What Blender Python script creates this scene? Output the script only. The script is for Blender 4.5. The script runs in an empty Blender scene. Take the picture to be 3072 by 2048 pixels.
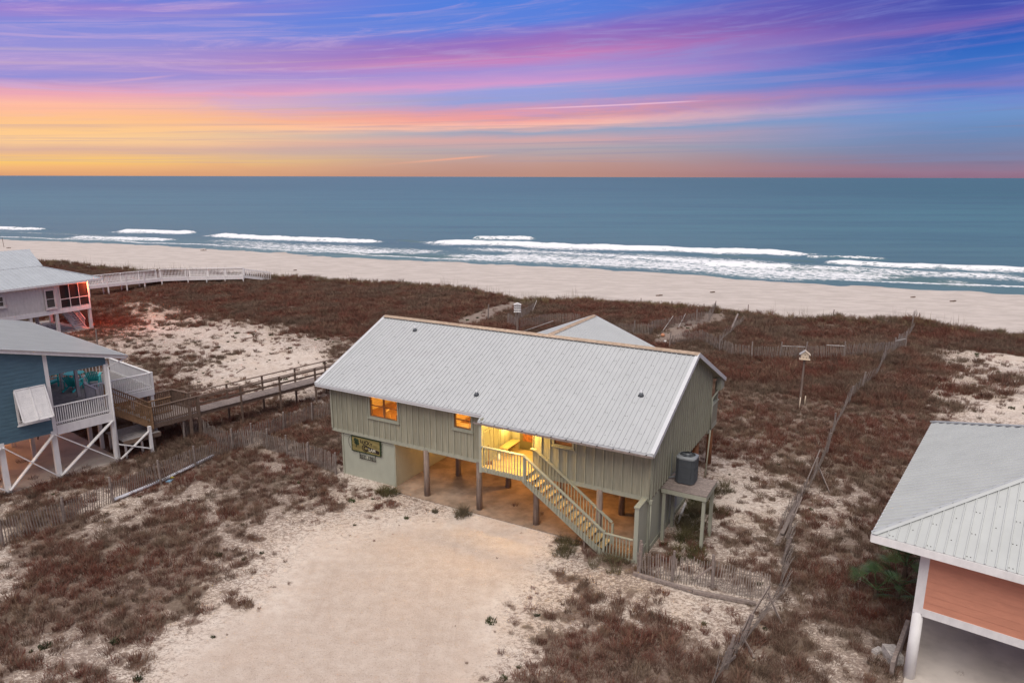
import bpy, bmesh, math, random
import numpy as np
from mathutils import Vector, Matrix
R = math.radians
SC = bpy.context.scene
COL = SC.collection
random.seed(7)

# ---------------------------------------------------------------- camera
F, PITCH, ROLL, CH = 2125.8, 0.2281, -0.0025, 15.6265   # focal length in px of a 3072 px wide frame
cam_d = bpy.data.cameras.new('camera'); cam = bpy.data.objects.new('camera', cam_d); COL.objects.link(cam)
cam_d.sensor_width = 36; cam_d.lens = 36*F/3072; cam_d.clip_start = .1; cam_d.clip_end = 120000
cam.matrix_world = Matrix.Translation((0, 0, CH)) @ Matrix.Rotation(math.pi/2-PITCH, 4, 'X') @ Matrix.Rotation(-ROLL, 4, 'Z')
SC.camera = cam
SC.view_settings.view_transform = 'Standard'; SC.view_settings.look = 'None'
SC.view_settings.gamma = 1; SC.view_settings.use_curve_mapping = False
EXPO = 1.0
SC.view_settings.exposure = EXPO

def ray(px, py):
    u, v = px-1536, 1024-py
    c, s = math.cos(-ROLL), math.sin(-ROLL)
    u, v = u*c-v*s, u*s+v*c
    cp, sp = math.cos(PITCH), math.sin(PITCH)
    return Vector((u/F, cp+v/F*sp, -sp+v/F*cp))
def G(px, py, z=0):                      # surveyed point at height z
    d = ray(px, py); t = (z-CH)/d.z
    return Vector((d.x*t, d.y*t, z))

# ---------------------------------------------------------------- node helpers
def new_mat(name):
    m = bpy.data.materials.new(name); m.use_nodes = True
    nt = m.node_tree; nt.nodes.clear()
    o = nt.nodes.new('ShaderNodeOutputMaterial'); b = nt.nodes.new('ShaderNodeBsdfPrincipled')
    nt.links.new(b.outputs[0], o.inputs[0])
    return m, nt, b
class N:
    def __init__(s, nt): s.nt = nt
    def put(s, sock, v):
        if isinstance(v, bpy.types.NodeSocket): s.nt.links.new(v, sock)
        elif v is not None:
            if hasattr(sock.default_value, '__len__') and not hasattr(v, '__len__'): v = (v,)*len(sock.default_value)
            if hasattr(v, '__len__') and len(sock.default_value) == 4 and len(v) == 3: v = (*v, 1)
            sock.default_value = v
    def math(s, op, a, b=None, c=None, clamp=False):
        n = s.nt.nodes.new('ShaderNodeMath'); n.operation = op; n.use_clamp = clamp
        s.put(n.inputs[0], a); s.put(n.inputs[1], b); s.put(n.inputs[2], c)
        return n.outputs[0]
    def mix(s, f, a, b, mode='MIX'):
        n = s.nt.nodes.new('ShaderNodeMix'); n.data_type = 'RGBA'; n.blend_type = mode
        s.put(n.inputs[0], f); s.put(n.inputs[6], a); s.put(n.inputs[7], b)
        return n.outputs[2]
    def noise(s, vec, scale, detail=3, rough=.55, dist=0):
        n = s.nt.nodes.new('ShaderNodeTexNoise'); s.put(n.inputs['Vector'], vec)
        n.inputs['Scale'].default_value = scale; n.inputs['Detail'].default_value = detail
        n.inputs['Roughness'].default_value = rough; n.inputs['Distortion'].default_value = dist
        return n.outputs[0]
    def map(s, vec, scale=(1, 1, 1), loc=(0, 0, 0), rot=(0, 0, 0)):
        n = s.nt.nodes.new('ShaderNodeMapping'); s.put(n.inputs[0], vec)
        n.inputs['Location'].default_value = loc; n.inputs['Scale'].default_value = scale; n.inputs['Rotation'].default_value = rot
        return n.outputs[0]
    def pos(s): return s.nt.nodes.new('ShaderNodeNewGeometry').outputs['Position']
    def rnd(s): return s.nt.nodes.new('ShaderNodeObjectInfo').outputs['Random']
    def attr(s, name):
        n = s.nt.nodes.new('ShaderNodeAttribute'); n.attribute_name = name; return n.outputs['Fac']
    def step(s, x, lo, hi):
        n = s.nt.nodes.new('ShaderNodeMapRange'); n.interpolation_type = 'SMOOTHSTEP'
        s.put(n.inputs[0], x); n.inputs[1].default_value = lo; n.inputs[2].default_value = hi
        return n.outputs[0]
    def ramp(s, f, stops):
        n = s.nt.nodes.new('ShaderNodeValToRGB'); s.put(n.inputs[0], f)
        e = n.color_ramp.elements
        while len(e) > 1: e.remove(e[0])
        for i, (p, c) in enumerate(stops):
            el = e[0] if i == 0 else e.new(p)
            el.position = p; el.color = (*c, 1) if len(c) == 3 else c
        return n.outputs[0]
    def bump(s, h, strength=.3, dist=.02):
        n = s.nt.nodes.new('ShaderNodeBump'); n.inputs['Strength'].default_value = strength
        n.inputs['Distance'].default_value = dist; s.put(n.inputs['Height'], h); return n.outputs[0]
def lin(r, g, b):
    f = lambda c: ((c/255+.055)/1.055)**2.4 if c > 10 else c/255/12.92
    return (f(r), f(g), f(b))

# ---------------------------------------------------------------- sky (world)
W = bpy.data.worlds.new('World'); SC.world = W; W.use_nodes = True
wt = W.node_tree; wt.nodes.clear(); n = N(wt)
wout = wt.nodes.new('ShaderNodeOutputWorld'); bg = wt.nodes.new('ShaderNodeBackground'); wt.links.new(bg.outputs[0], wout.inputs[0])
gen = wt.nodes.new('ShaderNodeTexCoord').outputs['Generated']
sep = wt.nodes.new('ShaderNodeSeparateXYZ'); wt.links.new(gen, sep.inputs[0])
az = n.math('ARCTAN2', sep.outputs[0], sep.outputs[1])          # 0 = seaward, + = to the right
el = n.math('ARCSINE', sep.outputs[2])
azs = n.math('MINIMUM', n.math('MAXIMUM', az, -1.2), 1.2)
K = .42
def azel(vx, vy):
    d = ray(vx*1.306, vy*1.306).normalized(); return math.atan2(d.x, d.y), math.asin(d.z)
def wcoord(vx, vy):
    a, e = azel(vx, vy); return max(0, e)/(1+K*a)
comb = wt.nodes.new('ShaderNodeCombineXYZ'); wt.links.new(az, comb.inputs[0]); wt.links.new(n.math('MULTIPLY', n.math('DIVIDE', el, n.math('MULTIPLY_ADD', azs, K, 1)), 9), comb.inputs[1])
wisp = n.noise(n.map(comb.outputs[0], (1.3, 1, 1)), 2.2, 6, .6, .4)
wisp2 = n.noise(n.map(comb.outputs[0], (2.2, 3.2, 1), (3.3, 1.7, 0)), 2.5, 7, .62, .8)
w = n.math('DIVIDE', el, n.math('MULTIPLY_ADD', azs, K, 1))
w = n.math('ADD', w, n.math('MULTIPLY', n.math('SUBTRACT', wisp, .5), .022))
w = n.math('ADD', w, n.math('MULTIPLY', n.math('SUBTRACT', wisp2, .5), n.math('MINIMUM', n.math('MULTIPLY', n.math('ABSOLUTE', el), .2), .014)))
SPAN = .32
def column(vx, table):
    pts = sorted((min(1, wcoord(vx, y)/SPAN), tuple(c/2**EXPO for c in lin(*rgb))) for y, rgb in table)
    return n.ramp(n.math('DIVIDE', w, SPAN), pts)
cL = column(60, [(404, (222, 162, 118)), (380, (244, 184, 122)), (366, (252, 202, 112)), (352, (240, 190, 138)), (340, (222, 178, 155)), (322, (255, 206, 148)), (300, (255, 203, 142)),
    (272, (255, 196, 142)), (240, (255, 186, 165)), (210, (232, 166, 186)), (172, (150, 145, 215)), (140, (176, 152, 210)), (100, (150, 146, 216)), (55, (128, 138, 218)), (22, (158, 132, 208)), (0, (120, 130, 215))])
cM = column(1176, [(403, (188, 143, 130)), (380, (192, 152, 142)), (366, (190, 160, 156)), (345, (178, 168, 174)), (322, (212, 168, 168)), (304, (158, 165, 188)), (288, (252, 190, 172)), (270, (240, 160, 158)), (250, (215, 155, 178)),
    (232, (150, 160, 215)), (208, (152, 160, 220)), (194, (210, 155, 205)), (160, (165, 145, 212)), (136, (200, 130, 188)), (114, (166, 118, 188)), (90, (145, 112, 195)), (52, (95, 130, 220)), (0, (80, 128, 222))])
cR = column(2300, [(408, (142, 106, 130)), (390, (150, 118, 142)), (365, (132, 125, 155)), (340, (118, 132, 170)), (300, (108, 140, 188)), (262, (112, 148, 202)), (230, (110, 145, 208)), (205, (80, 125, 205)), (186, (132, 122, 190)), (168, (92, 115, 198)),
    (138, (66, 114, 198)), (100, (48, 104, 194)), (62, (58, 92, 186)), (38, (118, 96, 178)), (14, (84, 88, 180)), (0, (66, 82, 176))])
aL, aM, aR = azel(60, 200)[0], 0, azel(2300, 200)[0]
sky = n.mix(n.step(az, aL, aM), cL, cM); sky = n.mix(n.step(az, aM, aR), sky, cR)
# glow of the sunset dies out behind the camera, sky goes on as a soft lavender veil overhead
back = n.step(n.math('ABSOLUTE', az), 1.2, 2.6)
sky = n.mix(back, sky, n.mix(.6, n.mix(.5, cR, cM), tuple(c/2**EXPO for c in lin(205, 198, 202))))
# thin bright streaks of cirrus
cirr = n.noise(n.map(comb.outputs[0], (1.1, 7, 1), (9.1, 4.2, 0), (0, 0, .02)), 2.0, 8, .6, .5)
cm = n.math('MULTIPLY', n.step(cirr, .5, .72), n.step(el, .01, .05))
cm = n.math('MULTIPLY', cm, n.math('SUBTRACT', 1, n.step(el, .12, .3)))
circ = n.mix(n.step(az, -.5, .6), tuple(c/2**EXPO for c in lin(255, 214, 160)), tuple(c/2**EXPO for c in lin(200, 150, 200)))
sky = n.mix(n.math('MULTIPLY', cm, .18), sky, circ)
dk = n.noise(n.map(comb.outputs[0], (1.0, 6.5, 1), (2.1, 7.7, 0), (0, 0, .05)), 2.3, 8, .62, .7)
dkm = n.math('MULTIPLY', n.step(dk, .50, .66), n.math('MULTIPLY', n.step(el, .004, .02), n.math('SUBTRACT', 1, n.step(el, .05, .13))))
sky = n.mix(n.math('MULTIPLY', dkm, .5), sky, n.mix(n.step(az, -.6, .5), tuple(c/2**EXPO for c in lin(205, 172, 165)), tuple(c/2**EXPO for c in lin(128, 135, 172))))
pk_ = n.noise(n.map(comb.outputs[0], (2.0, 2.6, 1), (5.1, .7, 0), (0, 0, .16)), 1.9, 9, .68, 1.2)
pkm = n.math('MULTIPLY', n.step(pk_, .46, .68), n.math('MULTIPLY', n.step(el, .05, .10), n.math('SUBTRACT', 1, n.step(el, .2, .4))))
sky = n.mix(n.math('MULTIPLY', pkm, .55), sky, n.mix(n.step(az, -.5, .6), tuple(c/2**EXPO for c in lin(205, 172, 215)), tuple(c/2**EXPO for c in lin(120, 130, 205))))
def trail(x0, y0, x1, y1, wid, col, amt):
    global sky
    (a0, e0), (a1, e1) = azel(x0, y0), azel(x1, y1); m = (e1-e0)/(a1-a0)
    d = n.math('ABSOLUTE', n.math('SUBTRACT', el, n.math('MULTIPLY_ADD', az, m, e0-m*a0)))
    f = n.math('SUBTRACT', 1, n.step(d, 0, wid))
    f = n.math('MULTIPLY', f, n.math('MULTIPLY', n.step(az, a0-.03, a0+.12), n.math('SUBTRACT', 1, n.step(az, a1-.05, a1+.01))))
    sky = n.mix(n.math('MULTIPLY', f, amt), sky, tuple(c/2**EXPO for c in lin(*col)))
trail(1150, 252, 1625, 231, .0016, (255, 205, 225), .6)
trail(880, 378, 1140, 357, .0022, (250, 175, 145), .7)
trail(180, 195, 420, 172, .0022, (240, 180, 195), .5)
trail(2260, 374, 2352, 374, .0024, (95, 85, 130), .8)
zen = tuple(c/2**EXPO for c in lin(210, 204, 204))
sky = n.mix(n.math('MULTIPLY', n.step(el, .22, .75), .9), sky, zen)
below = n.step(el, -.02, -.25)
sky = n.mix(below, sky, (.16, .16, .18))
wt.links.new(sky, bg.inputs[0]); bg.inputs[1].default_value = 1

# ---------------------------------------------------------------- soft overcast light
sd = bpy.data.lights.new('sun', 'SUN'); sd.energy = 1.5; sd.angle = R(50); sd.color = (1, .965, .91)
sun = bpy.data.objects.new('sun', sd); COL.objects.link(sun)
sun.rotation_euler = (R(30), R(-14), 0); sun.location = (0, 0, 60)

# ---------------------------------------------------------------- object helpers
def tag(o, label=None, cat=None, group=None, kind=None):
    if label: o['label'] = label
    if cat: o['category'] = cat
    if group: o['group'] = group
    if kind: o['kind'] = kind
    return o
def thing(name, label, cat, loc=(0, 0, 0), rz=0, group=None):
    o = bpy.data.objects.new(name, None); COL.objects.link(o); o.empty_display_size = .2
    o.location = loc; o.rotation_euler = (0, 0, rz)
    return tag(o, label, cat, group)
BOXF = [(0, 3, 2, 1), (4, 5, 6, 7), (0, 1, 5, 4), (1, 2, 6, 5), (2, 3, 7, 6), (3, 0, 4, 7)]
class MB:
    def __init__(s): s.v = []; s.f = []
    def add(s, vs, fs):
        b = len(s.v); s.v += [tuple(p) for p in vs]; s.f += [tuple(i+b for i in f) for f in fs]; return s
    def box(s, x0, x1, y0, y1, z0, z1):
        x0, x1 = min(x0, x1), max(x0, x1); y0, y1 = min(y0, y1), max(y0, y1); z0, z1 = min(z0, z1), max(z0, z1)
        return s.add([(x0, y0, z0), (x1, y0, z0), (x1, y1, z0), (x0, y1, z0), (x0, y0, z1), (x1, y0, z1), (x1, y1, z1), (x0, y1, z1)], BOXF)
    def beam(s, p, q, w, h, up=(0, 0, 1)):
        p, q = Vector(p), Vector(q); d = (q-p).normalized(); up = Vector(up)
        if abs(d.dot(up)) > .99: up = Vector((0, 1, 0))
        x = d.cross(up).normalized()*w/2; y = x.cross(d).normalized()*h/2
        return s.add([p-x-y, p+x-y, q+x-y, q-x-y, p-x+y, p+x+y, q+x+y, q-x+y], BOXF)
    def cyl(s, p, q, r0, r1=None, k=12, cap=True):
        r1 = r0 if r1 is None else r1; p, q = Vector(p), Vector(q); d = (q-p).normalized()
        u = d.cross(Vector((0, 0, 1)) if abs(d.z) < .9 else Vector((1, 0, 0))).normalized(); v = d.cross(u)
        vs = []; fs = []
        for c, r in ((p, r0), (q, r1)):
            for i in range(k):
                a = 2*math.pi*i/k; vs.append(c+u*(r*math.cos(a))+v*(r*math.sin(a)))
        for i in range(k): fs.append((i, (i+1) % k, k+(i+1) % k, k+i))
        if cap: fs += [tuple(range(k))[::-1], tuple(range(k, 2*k))]
        return s.add(vs, fs)
    def prism(s, poly, off):                  # planar polygon extruded by vector off
        k = len(poly); poly = [Vector(p) for p in poly]; off = Vector(off)
        fs = [tuple(range(k))[::-1], tuple(range(k, 2*k))]+[(i, (i+1) % k, k+(i+1) % k, k+i) for i in range(k)]
        return s.add(poly+[p+off for p in poly], fs)
    def mesh(s, name, mat):
        me = bpy.data.meshes.new(name); me.from_pydata(s.v, [], s.f)
        bm = bmesh.new(); bm.from_mesh(me); bmesh.ops.recalc_face_normals(bm, faces=bm.faces); bm.to_mesh(me); bm.free()
        if mat: me.materials.append(mat)
        return me
    def build(s, name, mat, parent=None, smooth=False, kind=None):
        o = bpy.data.objects.new(name, s.mesh(name, mat)); COL.objects.link(o)
        if parent is not None: o.parent = parent
        if smooth:
            for p in o.data.polygons: p.use_smooth = True
        if kind: o['kind'] = kind
        return o
_unit = {}
def boxpiece(name, mat, parent, c, size, rot=(0, 0, 0)):       # pieces share one unit mesh per material
    if mat.name not in _unit: _unit[mat.name] = MB().box(-.5, .5, -.5, .5, -.5, .5).mesh('piece_'+mat.name, mat)
    o = bpy.data.objects.new(name, _unit[mat.name]); COL.objects.link(o); o.parent = parent
    o.location = c; o.scale = size; o.rotation_euler = rot
    return o
def bx(name, mat, parent, x0, x1, y0, y1, z0, z1):
    return boxpiece(name, mat, parent, ((x0+x1)/2, (y0+y1)/2, (z0+z1)/2), (abs(x1-x0), abs(y1-y0), abs(z1-z0)))
def copy_piece(o, parent, loc=None, rot=None, scale=None):
    c = o.copy(); COL.objects.link(c); c.parent = parent
    if loc is not None: c.location = loc
    if rot is not None: c.rotation_euler = rot
    if scale is not None: c.scale = scale
    return c

# ---------------------------------------------------------------- materials
def paint(name, col, var=.12, rough=.6, grain=None, dirt=.25, dirtcol=None, spec=.3, rnd=.1, bumpy=.15):
    m, nt, b = new_mat(name); n = N(nt); p = n.pos()
    g = n.noise(n.map(p, grain or (3, 3, 3)), 1.0, 5, .6)
    d = n.noise(p, .9, 4, .65)
    c = n.mix(n.step(g, .3, .7), tuple(x*(1-var) for x in col), tuple(min(1, x*(1+var)) for x in col))
    dc = dirtcol or tuple(x*.55 for x in col)
    c = n.mix(n.math('MULTIPLY', n.step(d, .5, .8), dirt), c, dc)
    c = n.mix(n.math('MULTIPLY', n.rnd(), rnd), c, tuple(x*.5 for x in col))
    nt.links.new(c, b.inputs['Base Color']); b.inputs['Roughness'].default_value = rough
    b.inputs['Specular IOR Level'].default_value = spec
    if bumpy: nt.links.new(n.bump(g, bumpy, .01), b.inputs['Normal'])
    return m
M = {}
M['sage'] = paint('sage_siding', (.275, .258, .19), .16, .8, (14, 14, 1.2), .35, (.20, .17, .115), rnd=.3)
M['sage_trim'] = paint('sage_trim', (.31, .305, .235), .08, .7, (6, 6, 2), .2, rnd=.12)
M['sage_smooth'] = paint('sage_panel', (.33, .33, .262), .05, .75, (2, 2, 1), .18, rnd=.05)
M['metal_roof'] = paint('grey_metal_roof', (.425, .432, .432), .035, .38, (1.2, 1.2, 1.2), .12, (.40, .395, .38), .5, rnd=.04, bumpy=.03)
M['metal_trim'] = paint('pale_metal_trim', (.58, .58, .585), .04, .4, (4, 4, 4), .2, (.36, .33, .3), .5, rnd=.05)
M['rust'] = paint('rusty_ridge_metal', (.42, .31, .225), .25, .7, (7, 7, 7), .55, (.22, .11, .06), rnd=.3)
M['dark'] = paint('dark_metal', (.035, .035, .038), .2, .5)
M['screw'] = paint('screw_metal', (.10, .095, .09), .2, .6)
M['pile'] = paint('timber_pile', (.21, .155, .125), .3, .85, (18, 18, 1.5), .4, (.09, .06, .045), rnd=.25, bumpy=.5)
M['weathered'] = paint('weathered_grey_wood', (.25, .20, .175), .25, .85, (9, 9, 9), .4, (.13, .10, .085), rnd=.4, bumpy=.4)
M['fencewood'] = paint('silvered_fence_wood', (.27, .22, .19), .25, .9, (6, 6, 6), .3, (.11, .08, .065), rnd=.55)
M['brownwood'] = paint('brown_walkway_wood', (.17, .115, .085), .25, .85, (9, 9, 9), .4, (.08, .05, .035), rnd=.35, bumpy=.4)
M['newwood'] = paint('tan_stair_wood', (.24, .14, .075), .2, .8, (9, 9, 9), .3, rnd=.25)
M['deckwood'] = paint('porch_deck_wood', (.48, .35, .17), .15, .75, (3, 14, 3), .25, (.2, .15, .09), rnd=.3)
M['white'] = paint('white_paint', (.76, .735, .71), .06, .6, (5, 5, 2), .22, (.40, .36, .33), rnd=.08)
M['white2'] = paint('white_weathered_paint', (.60, .565, .54), .06, .7, (5, 5, 2), .3, (.33, .29, .27), rnd=.08)
M['blue'] = paint('blue_lap_siding', (.085, .155, .20), .10, .6, (2, 2, 8), .15, rnd=.15)
M['salmon'] = paint('salmon_lap_siding', (.60, .26, .165), .06, .65, (2, 2, 8), .15, rnd=.06)
M['greydeck'] = paint('grey_deck_boards', (.27, .25, .24), .15, .8, (5, 5, 5), .25, rnd=.2)
M['teal'] = paint('teal_plastic', (.06, .62, .56), .06, .45, (3, 3, 3), .05, rnd=.1)
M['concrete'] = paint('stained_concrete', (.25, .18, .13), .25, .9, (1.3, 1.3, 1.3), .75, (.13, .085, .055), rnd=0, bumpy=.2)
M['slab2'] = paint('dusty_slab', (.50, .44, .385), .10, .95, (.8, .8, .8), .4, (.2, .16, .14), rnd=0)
M['ac'] = paint('grey_enamel', (.085, .092, .10), .06, .4, (3, 3, 3), .1, rnd=.05)
M['ac_top'] = paint('light_grey_enamel', (.20, .21, .215), .06, .45, (3, 3, 3), .1, rnd=.05)
M['black'] = paint('black_plastic', (.015, .015, .016), .2, .45)
M['signwood'] = paint('yellowed_sign_board', (.21, .165, .06), .3, .7, (2, 2, 7), .5, (.10, .085, .03))
M['ink'] = paint('dark_sign_paint', (.022, .014, .01), .1, .7, dirt=0)
M['clover'] = paint('clover_green_paint', (.025, .04, .018), .4, .7)
M['pale'] = paint('pale_lettering', (.5, .47, .36), .1, .7)
M['interior'] = paint('pine_interior', (.66, .50, .28), .12, .6, (2, 2, 9), .2, rnd=.1)
M['interior_floor'] = paint('interior_floor', (.34, .17, .08), .15, .5, (8, 2, 2), .2)
M['olive'] = paint('olive_door', (.12, .10, .05), .1, .6)
M['furniture'] = paint('oak_furniture', (.22, .10, .045), .2, .45)
M['chrome'] = paint('brass_tap', (.75, .5, .25), .05, .2, spec=.8)
M['brass'] = paint('lamp_metal', (.4, .3, .15), .1, .4)
M['bird_cream'] = paint('cream_birdhouse', (.62, .50, .37), .08, .7)
M['bird_white'] = paint('white_birdhouse', (.66, .63, .60), .08, .6)
M['bird_roof'] = paint('birdhouse_roof', (.40, .38, .36), .1, .7)
M['pvc'] = paint('white_pipe', (.66, .66, .70), .05, .4)
M['bluebag'] = paint('blue_plastic_bag', (.22, .38, .52), .1, .5)
M['yellow'] = paint('yellow_plastic', (.6, .5, .08), .1, .5)
M['bark'] = paint('palm_stem', (.09, .06, .04), .3, .9)
M['stone'] = paint('pale_rubble', (.42, .38, .35), .3, .9, (9, 9, 9), .5, (.12, .12, .11))
M['roof2'] = paint('pale_ribbed_roof', (.44, .45, .435), .04, .45, (1.2, 1.2, 1.2), .15, (.36, .36, .34), .45, rnd=.05, bumpy=.03)
M['roof3'] = paint('seamed_grey_roof', (.40, .42, .44), .05, .5, (1.2, 1.2, 1.2), .15, (.33, .33, .33), .4, rnd=.06, bumpy=.03)
M['palm'] = paint('palmetto_green', (.06, .11, .035), .3, .5, (5, 5, 5), .4, (.09, .09, .03), rnd=.4)
M['screen'] = paint('dark_screen', (.022, .018, .017), .2, .8)
M['shell'] = paint('orange_float', (.45, .20, .11), .1, .5)
M['rust_pile'] = paint('reddish_pile', (.20, .085, .04), .3, .8, (12, 12, 1.5), .3)
M['door_glass'] = paint('orange_reflection_glass', (.24, .085, .035), .5, .3, (9, 9, 9), .6, (.05, .02, .01))  # mottled orange in the base colour paints the reflection in the door pane
def glass():
    m, nt, b = new_mat('window_glass'); nt.nodes.remove(b); o = nt.nodes['Material Output']
    t = nt.nodes.new('ShaderNodeBsdfTransparent'); t.inputs[0].default_value = (.9, .92, .92, 1)
    g = nt.nodes.new('ShaderNodeBsdfGlossy'); g.inputs['Roughness'].default_value = .04
    f = nt.nodes.new('ShaderNodeFresnel'); f.inputs[0].default_value = 1.45; mx = nt.nodes.new('ShaderNodeMixShader')
    nt.links.new(f.outputs[0], mx.inputs[0]); nt.links.new(t.outputs[0], mx.inputs[1]); nt.links.new(g.outputs[0], mx.inputs[2]); nt.links.new(mx.outputs[0], o.inputs[0])
    return m
M['glass'] = glass()
def darkglass():
    m, nt, b = new_mat('dark_window_glass'); b.inputs['Base Color'].default_value = (.05, .045, .045, 1); b.inputs['Roughness'].default_value = .12
    return m
M['darkglass'] = darkglass()
def bulb(name, col, s):
    m, nt, b = new_mat(name); b.inputs['Base Color'].default_value = (*col, 1)
    b.inputs['Emission Color'].default_value = (*col, 1); b.inputs['Emission Strength'].default_value = s; return m
M['bulb'] = bulb('lit_bulb', (1, .62, .18), 14)
M['bulb_red'] = bulb('lit_red_bulb', (1, .25, .10), 30)
def lamp(name, parent, loc, energy, col, rad=.08):
    d = bpy.data.lights.new(name, 'POINT'); d.energy = energy; d.color = col; d.shadow_soft_size = rad
    o = bpy.data.objects.new(name, d); COL.objects.link(o); o.parent = parent; o.location = loc; return o
# ---------------------------------------------------------------- terrain
def hash2(ix, iy, seed):
    h = (ix.astype(np.int64)*374761393+iy.astype(np.int64)*668265263+seed*1442695041) & 0xffffffff
    h = ((h ^ (h >> 13))*1274126177) & 0xffffffff
    return ((h ^ (h >> 16)) & 0xffff)/65535.
def vnoise(x, y, seed=0):
    ix, iy = np.floor(x), np.floor(y); fx, fy = x-ix, y-iy
    fx = fx*fx*(3-2*fx); fy = fy*fy*(3-2*fy)
    a, b, c, d = hash2(ix, iy, seed), hash2(ix+1, iy, seed), hash2(ix, iy+1, seed), hash2(ix+1, iy+1, seed)
    return (a*(1-fx)+b*fx)*(1-fy)+(c*(1-fx)+d*fx)*fy
def fbm(x, y, scale, oct=4, seed=0):
    s = 0; a = 1; t = 0
    for i in range(oct):
        s = s+a*vnoise(x*scale*2**i+i*17.3, y*scale*2**i-i*9.1, seed+i); t += a; a *= .55
    return s/t
def sst(x, a, b):
    t = np.clip((x-a)/(b-a), 0, 1); return t*t*(3-2*t)
CX = [-400, -79, -63, -49, -39, -28, -16, -10, -3, 1, 8, 15, 22, 32, 41, 47, 60, 400]
CY = [245, 119, 111, 107, 104, 100, 96, 92, 87, 82, 84, 80, 76, 72, 69, 63, 56, -90]
SX = [-800, -153, -93, -58, -35, -17, 2, 29, 47, 66, 86, 800]
SY = [440, 214, 195, 178, 166, 160, 154, 143, 131, 123, 117, -150]
def crest(x): return np.interp(x, CX, CY)
def shore(x): return np.interp(x, SX, SY)
FLAT = [(-1, 32, 16, 7), (-27, 40, 9, 6), (17, 18, 9, 4), (-46, 73, 9, 6), (-4, 22, 8, 3)]
def height(x, y):
    x = np.asarray(x, float); y = np.asarray(y, float)
    yc = crest(x)+2.2*(fbm(x, y*0, .12, 3, 5)-.5); ys = shore(x); t = (yc-y)*.9
    h = 1.45*sst(-t, -46, -5)
    rough = .15+.75*sst(-t, -46, -12)
    h = h+rough*(fbm(x, y, .11, 4, 1)-.5)*1.5+.16*(fbm(x, y, .6, 3, 2)-.5)
    beach = -.9+(-2.5+.9)*np.clip((y-yc)/np.maximum(ys-yc, 5), 0, 3)+.10*(fbm(x, y, .25, 3, 3)-.5)
    k = sst(-t, 0, 4.5)
    h = h*(1-k)+beach*k
    fl = np.ones_like(x)
    for cx, cy, rx, ry in FLAT:
        d = ((x-cx)/rx)**2+((y-cy)/ry)**2; fl = fl*sst(d, .7, 2.2)
    d2 = sst(y, 14, 50)
    return np.where(-t < -46, h*(.35+.65*fl)*np.where(fl < .999, fl, 1), h*fl+h*(1-fl)*.05)
def H(x, y): return float(height(np.array([x]), np.array([y]))[0])
def GT(px, py, up=0):                    # point on the terrain seen at a surveyed direction
    z = 0
    for _ in range(12):
        p = G(px, py, z+up); z = .5*z+.5*H(p.x, p.y)
    p = G(px, py, z+up); return Vector((p.x, p.y, H(p.x, p.y)))
# plant cover in ninths, by row (survey of the plot)
ROWS = [640, 700, 760, 820, 880, 940, 1000, 1080, 1160, 1240, 1320, 1400, 1480, 1560, 1800]
VEG = ["99899999999999999999", "99658888888788999999", "88633367788888999987", "77353226888888999942", "66663236666668887834",
       "66666667766666876842", "77776687766666667874", "66566653333335356887", "46355653433322234688", "46666422001464556888",
       "48775310002453455776", "47653200013443446765", "65532000013676465664", "65431000024666655666", "43320000002455555555"]
VG = np.array([[int(c) for c in r] for r in VEG], float)/9
def cover(x, y, h):
    cp, sp = math.cos(PITCH), math.sin(PITCH); zz = h-CH
    d = np.maximum(y*cp-zz*sp, .5); u = 1536+x/d*F; v = 1024-(y*sp+zz*cp)/d*F
    vx, vy = np.clip(u/1.306/120, 0, 18.999), np.clip(v/1.306, 640, 1799)
    rr = np.interp(vy, ROWS, range(len(ROWS))); i = np.minimum(rr.astype(int), len(ROWS)-2); f = rr-i
    j = vx.astype(int); g = vx-j
    D = (VG[i, j]*(1-g)+VG[i, j+1]*g)*(1-f)+(VG[i+1, j]*(1-g)+VG[i+1, j+1]*g)*f
    t = (crest(x)+2.2*(fbm(x, y*0, .12, 3, 5)-.5)-y)*.9
    D = np.where((y < 8), .5, D)
    D = np.where(t < 10, np.maximum(D, .85), D)
    D = D*sst(t, -.5, 1.5)
    return D
def uni(nv, sd=.115): return .5*(1+np.tanh((nv-.5)/sd*.85))
def inside(x, y, ox, oy, a, u0, u1, v0, v1):
    dx, dy = x-ox, y-oy; u = dx*math.cos(a)-dy*math.sin(a); v = dx*math.sin(a)+dy*math.cos(a)
    return (u > u0) & (u < u1) & (v > v0) & (v < v1)
HA, HX, HY = .5084, -9.5691, 35.9163
PATHS = [[G(1410, 975, 1.0), G(1480, 938, 1.2), G(1540, 920, 1.4), G(1590, 905, 1.4)], [G(1990, 1040, .8), G(2060, 995, 1), G(2120, 975, 1.3), G(2160, 950, 1.4)]]
def pathmask(x, y):
    m = np.full(np.shape(x), 99.)
    for P in PATHS:
        for a, b in zip(P[:-1], P[1:]):
            dx, dy = b.x-a.x, b.y-a.y; L = dx*dx+dy*dy
            s = np.clip(((x-a.x)*dx+(y-a.y)*dy)/L, 0, 1); m = np.minimum(m, np.hypot(x-a.x-s*dx, y-a.y-s*dy))
    return 1-sst(m, .8, 1.7)
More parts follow.
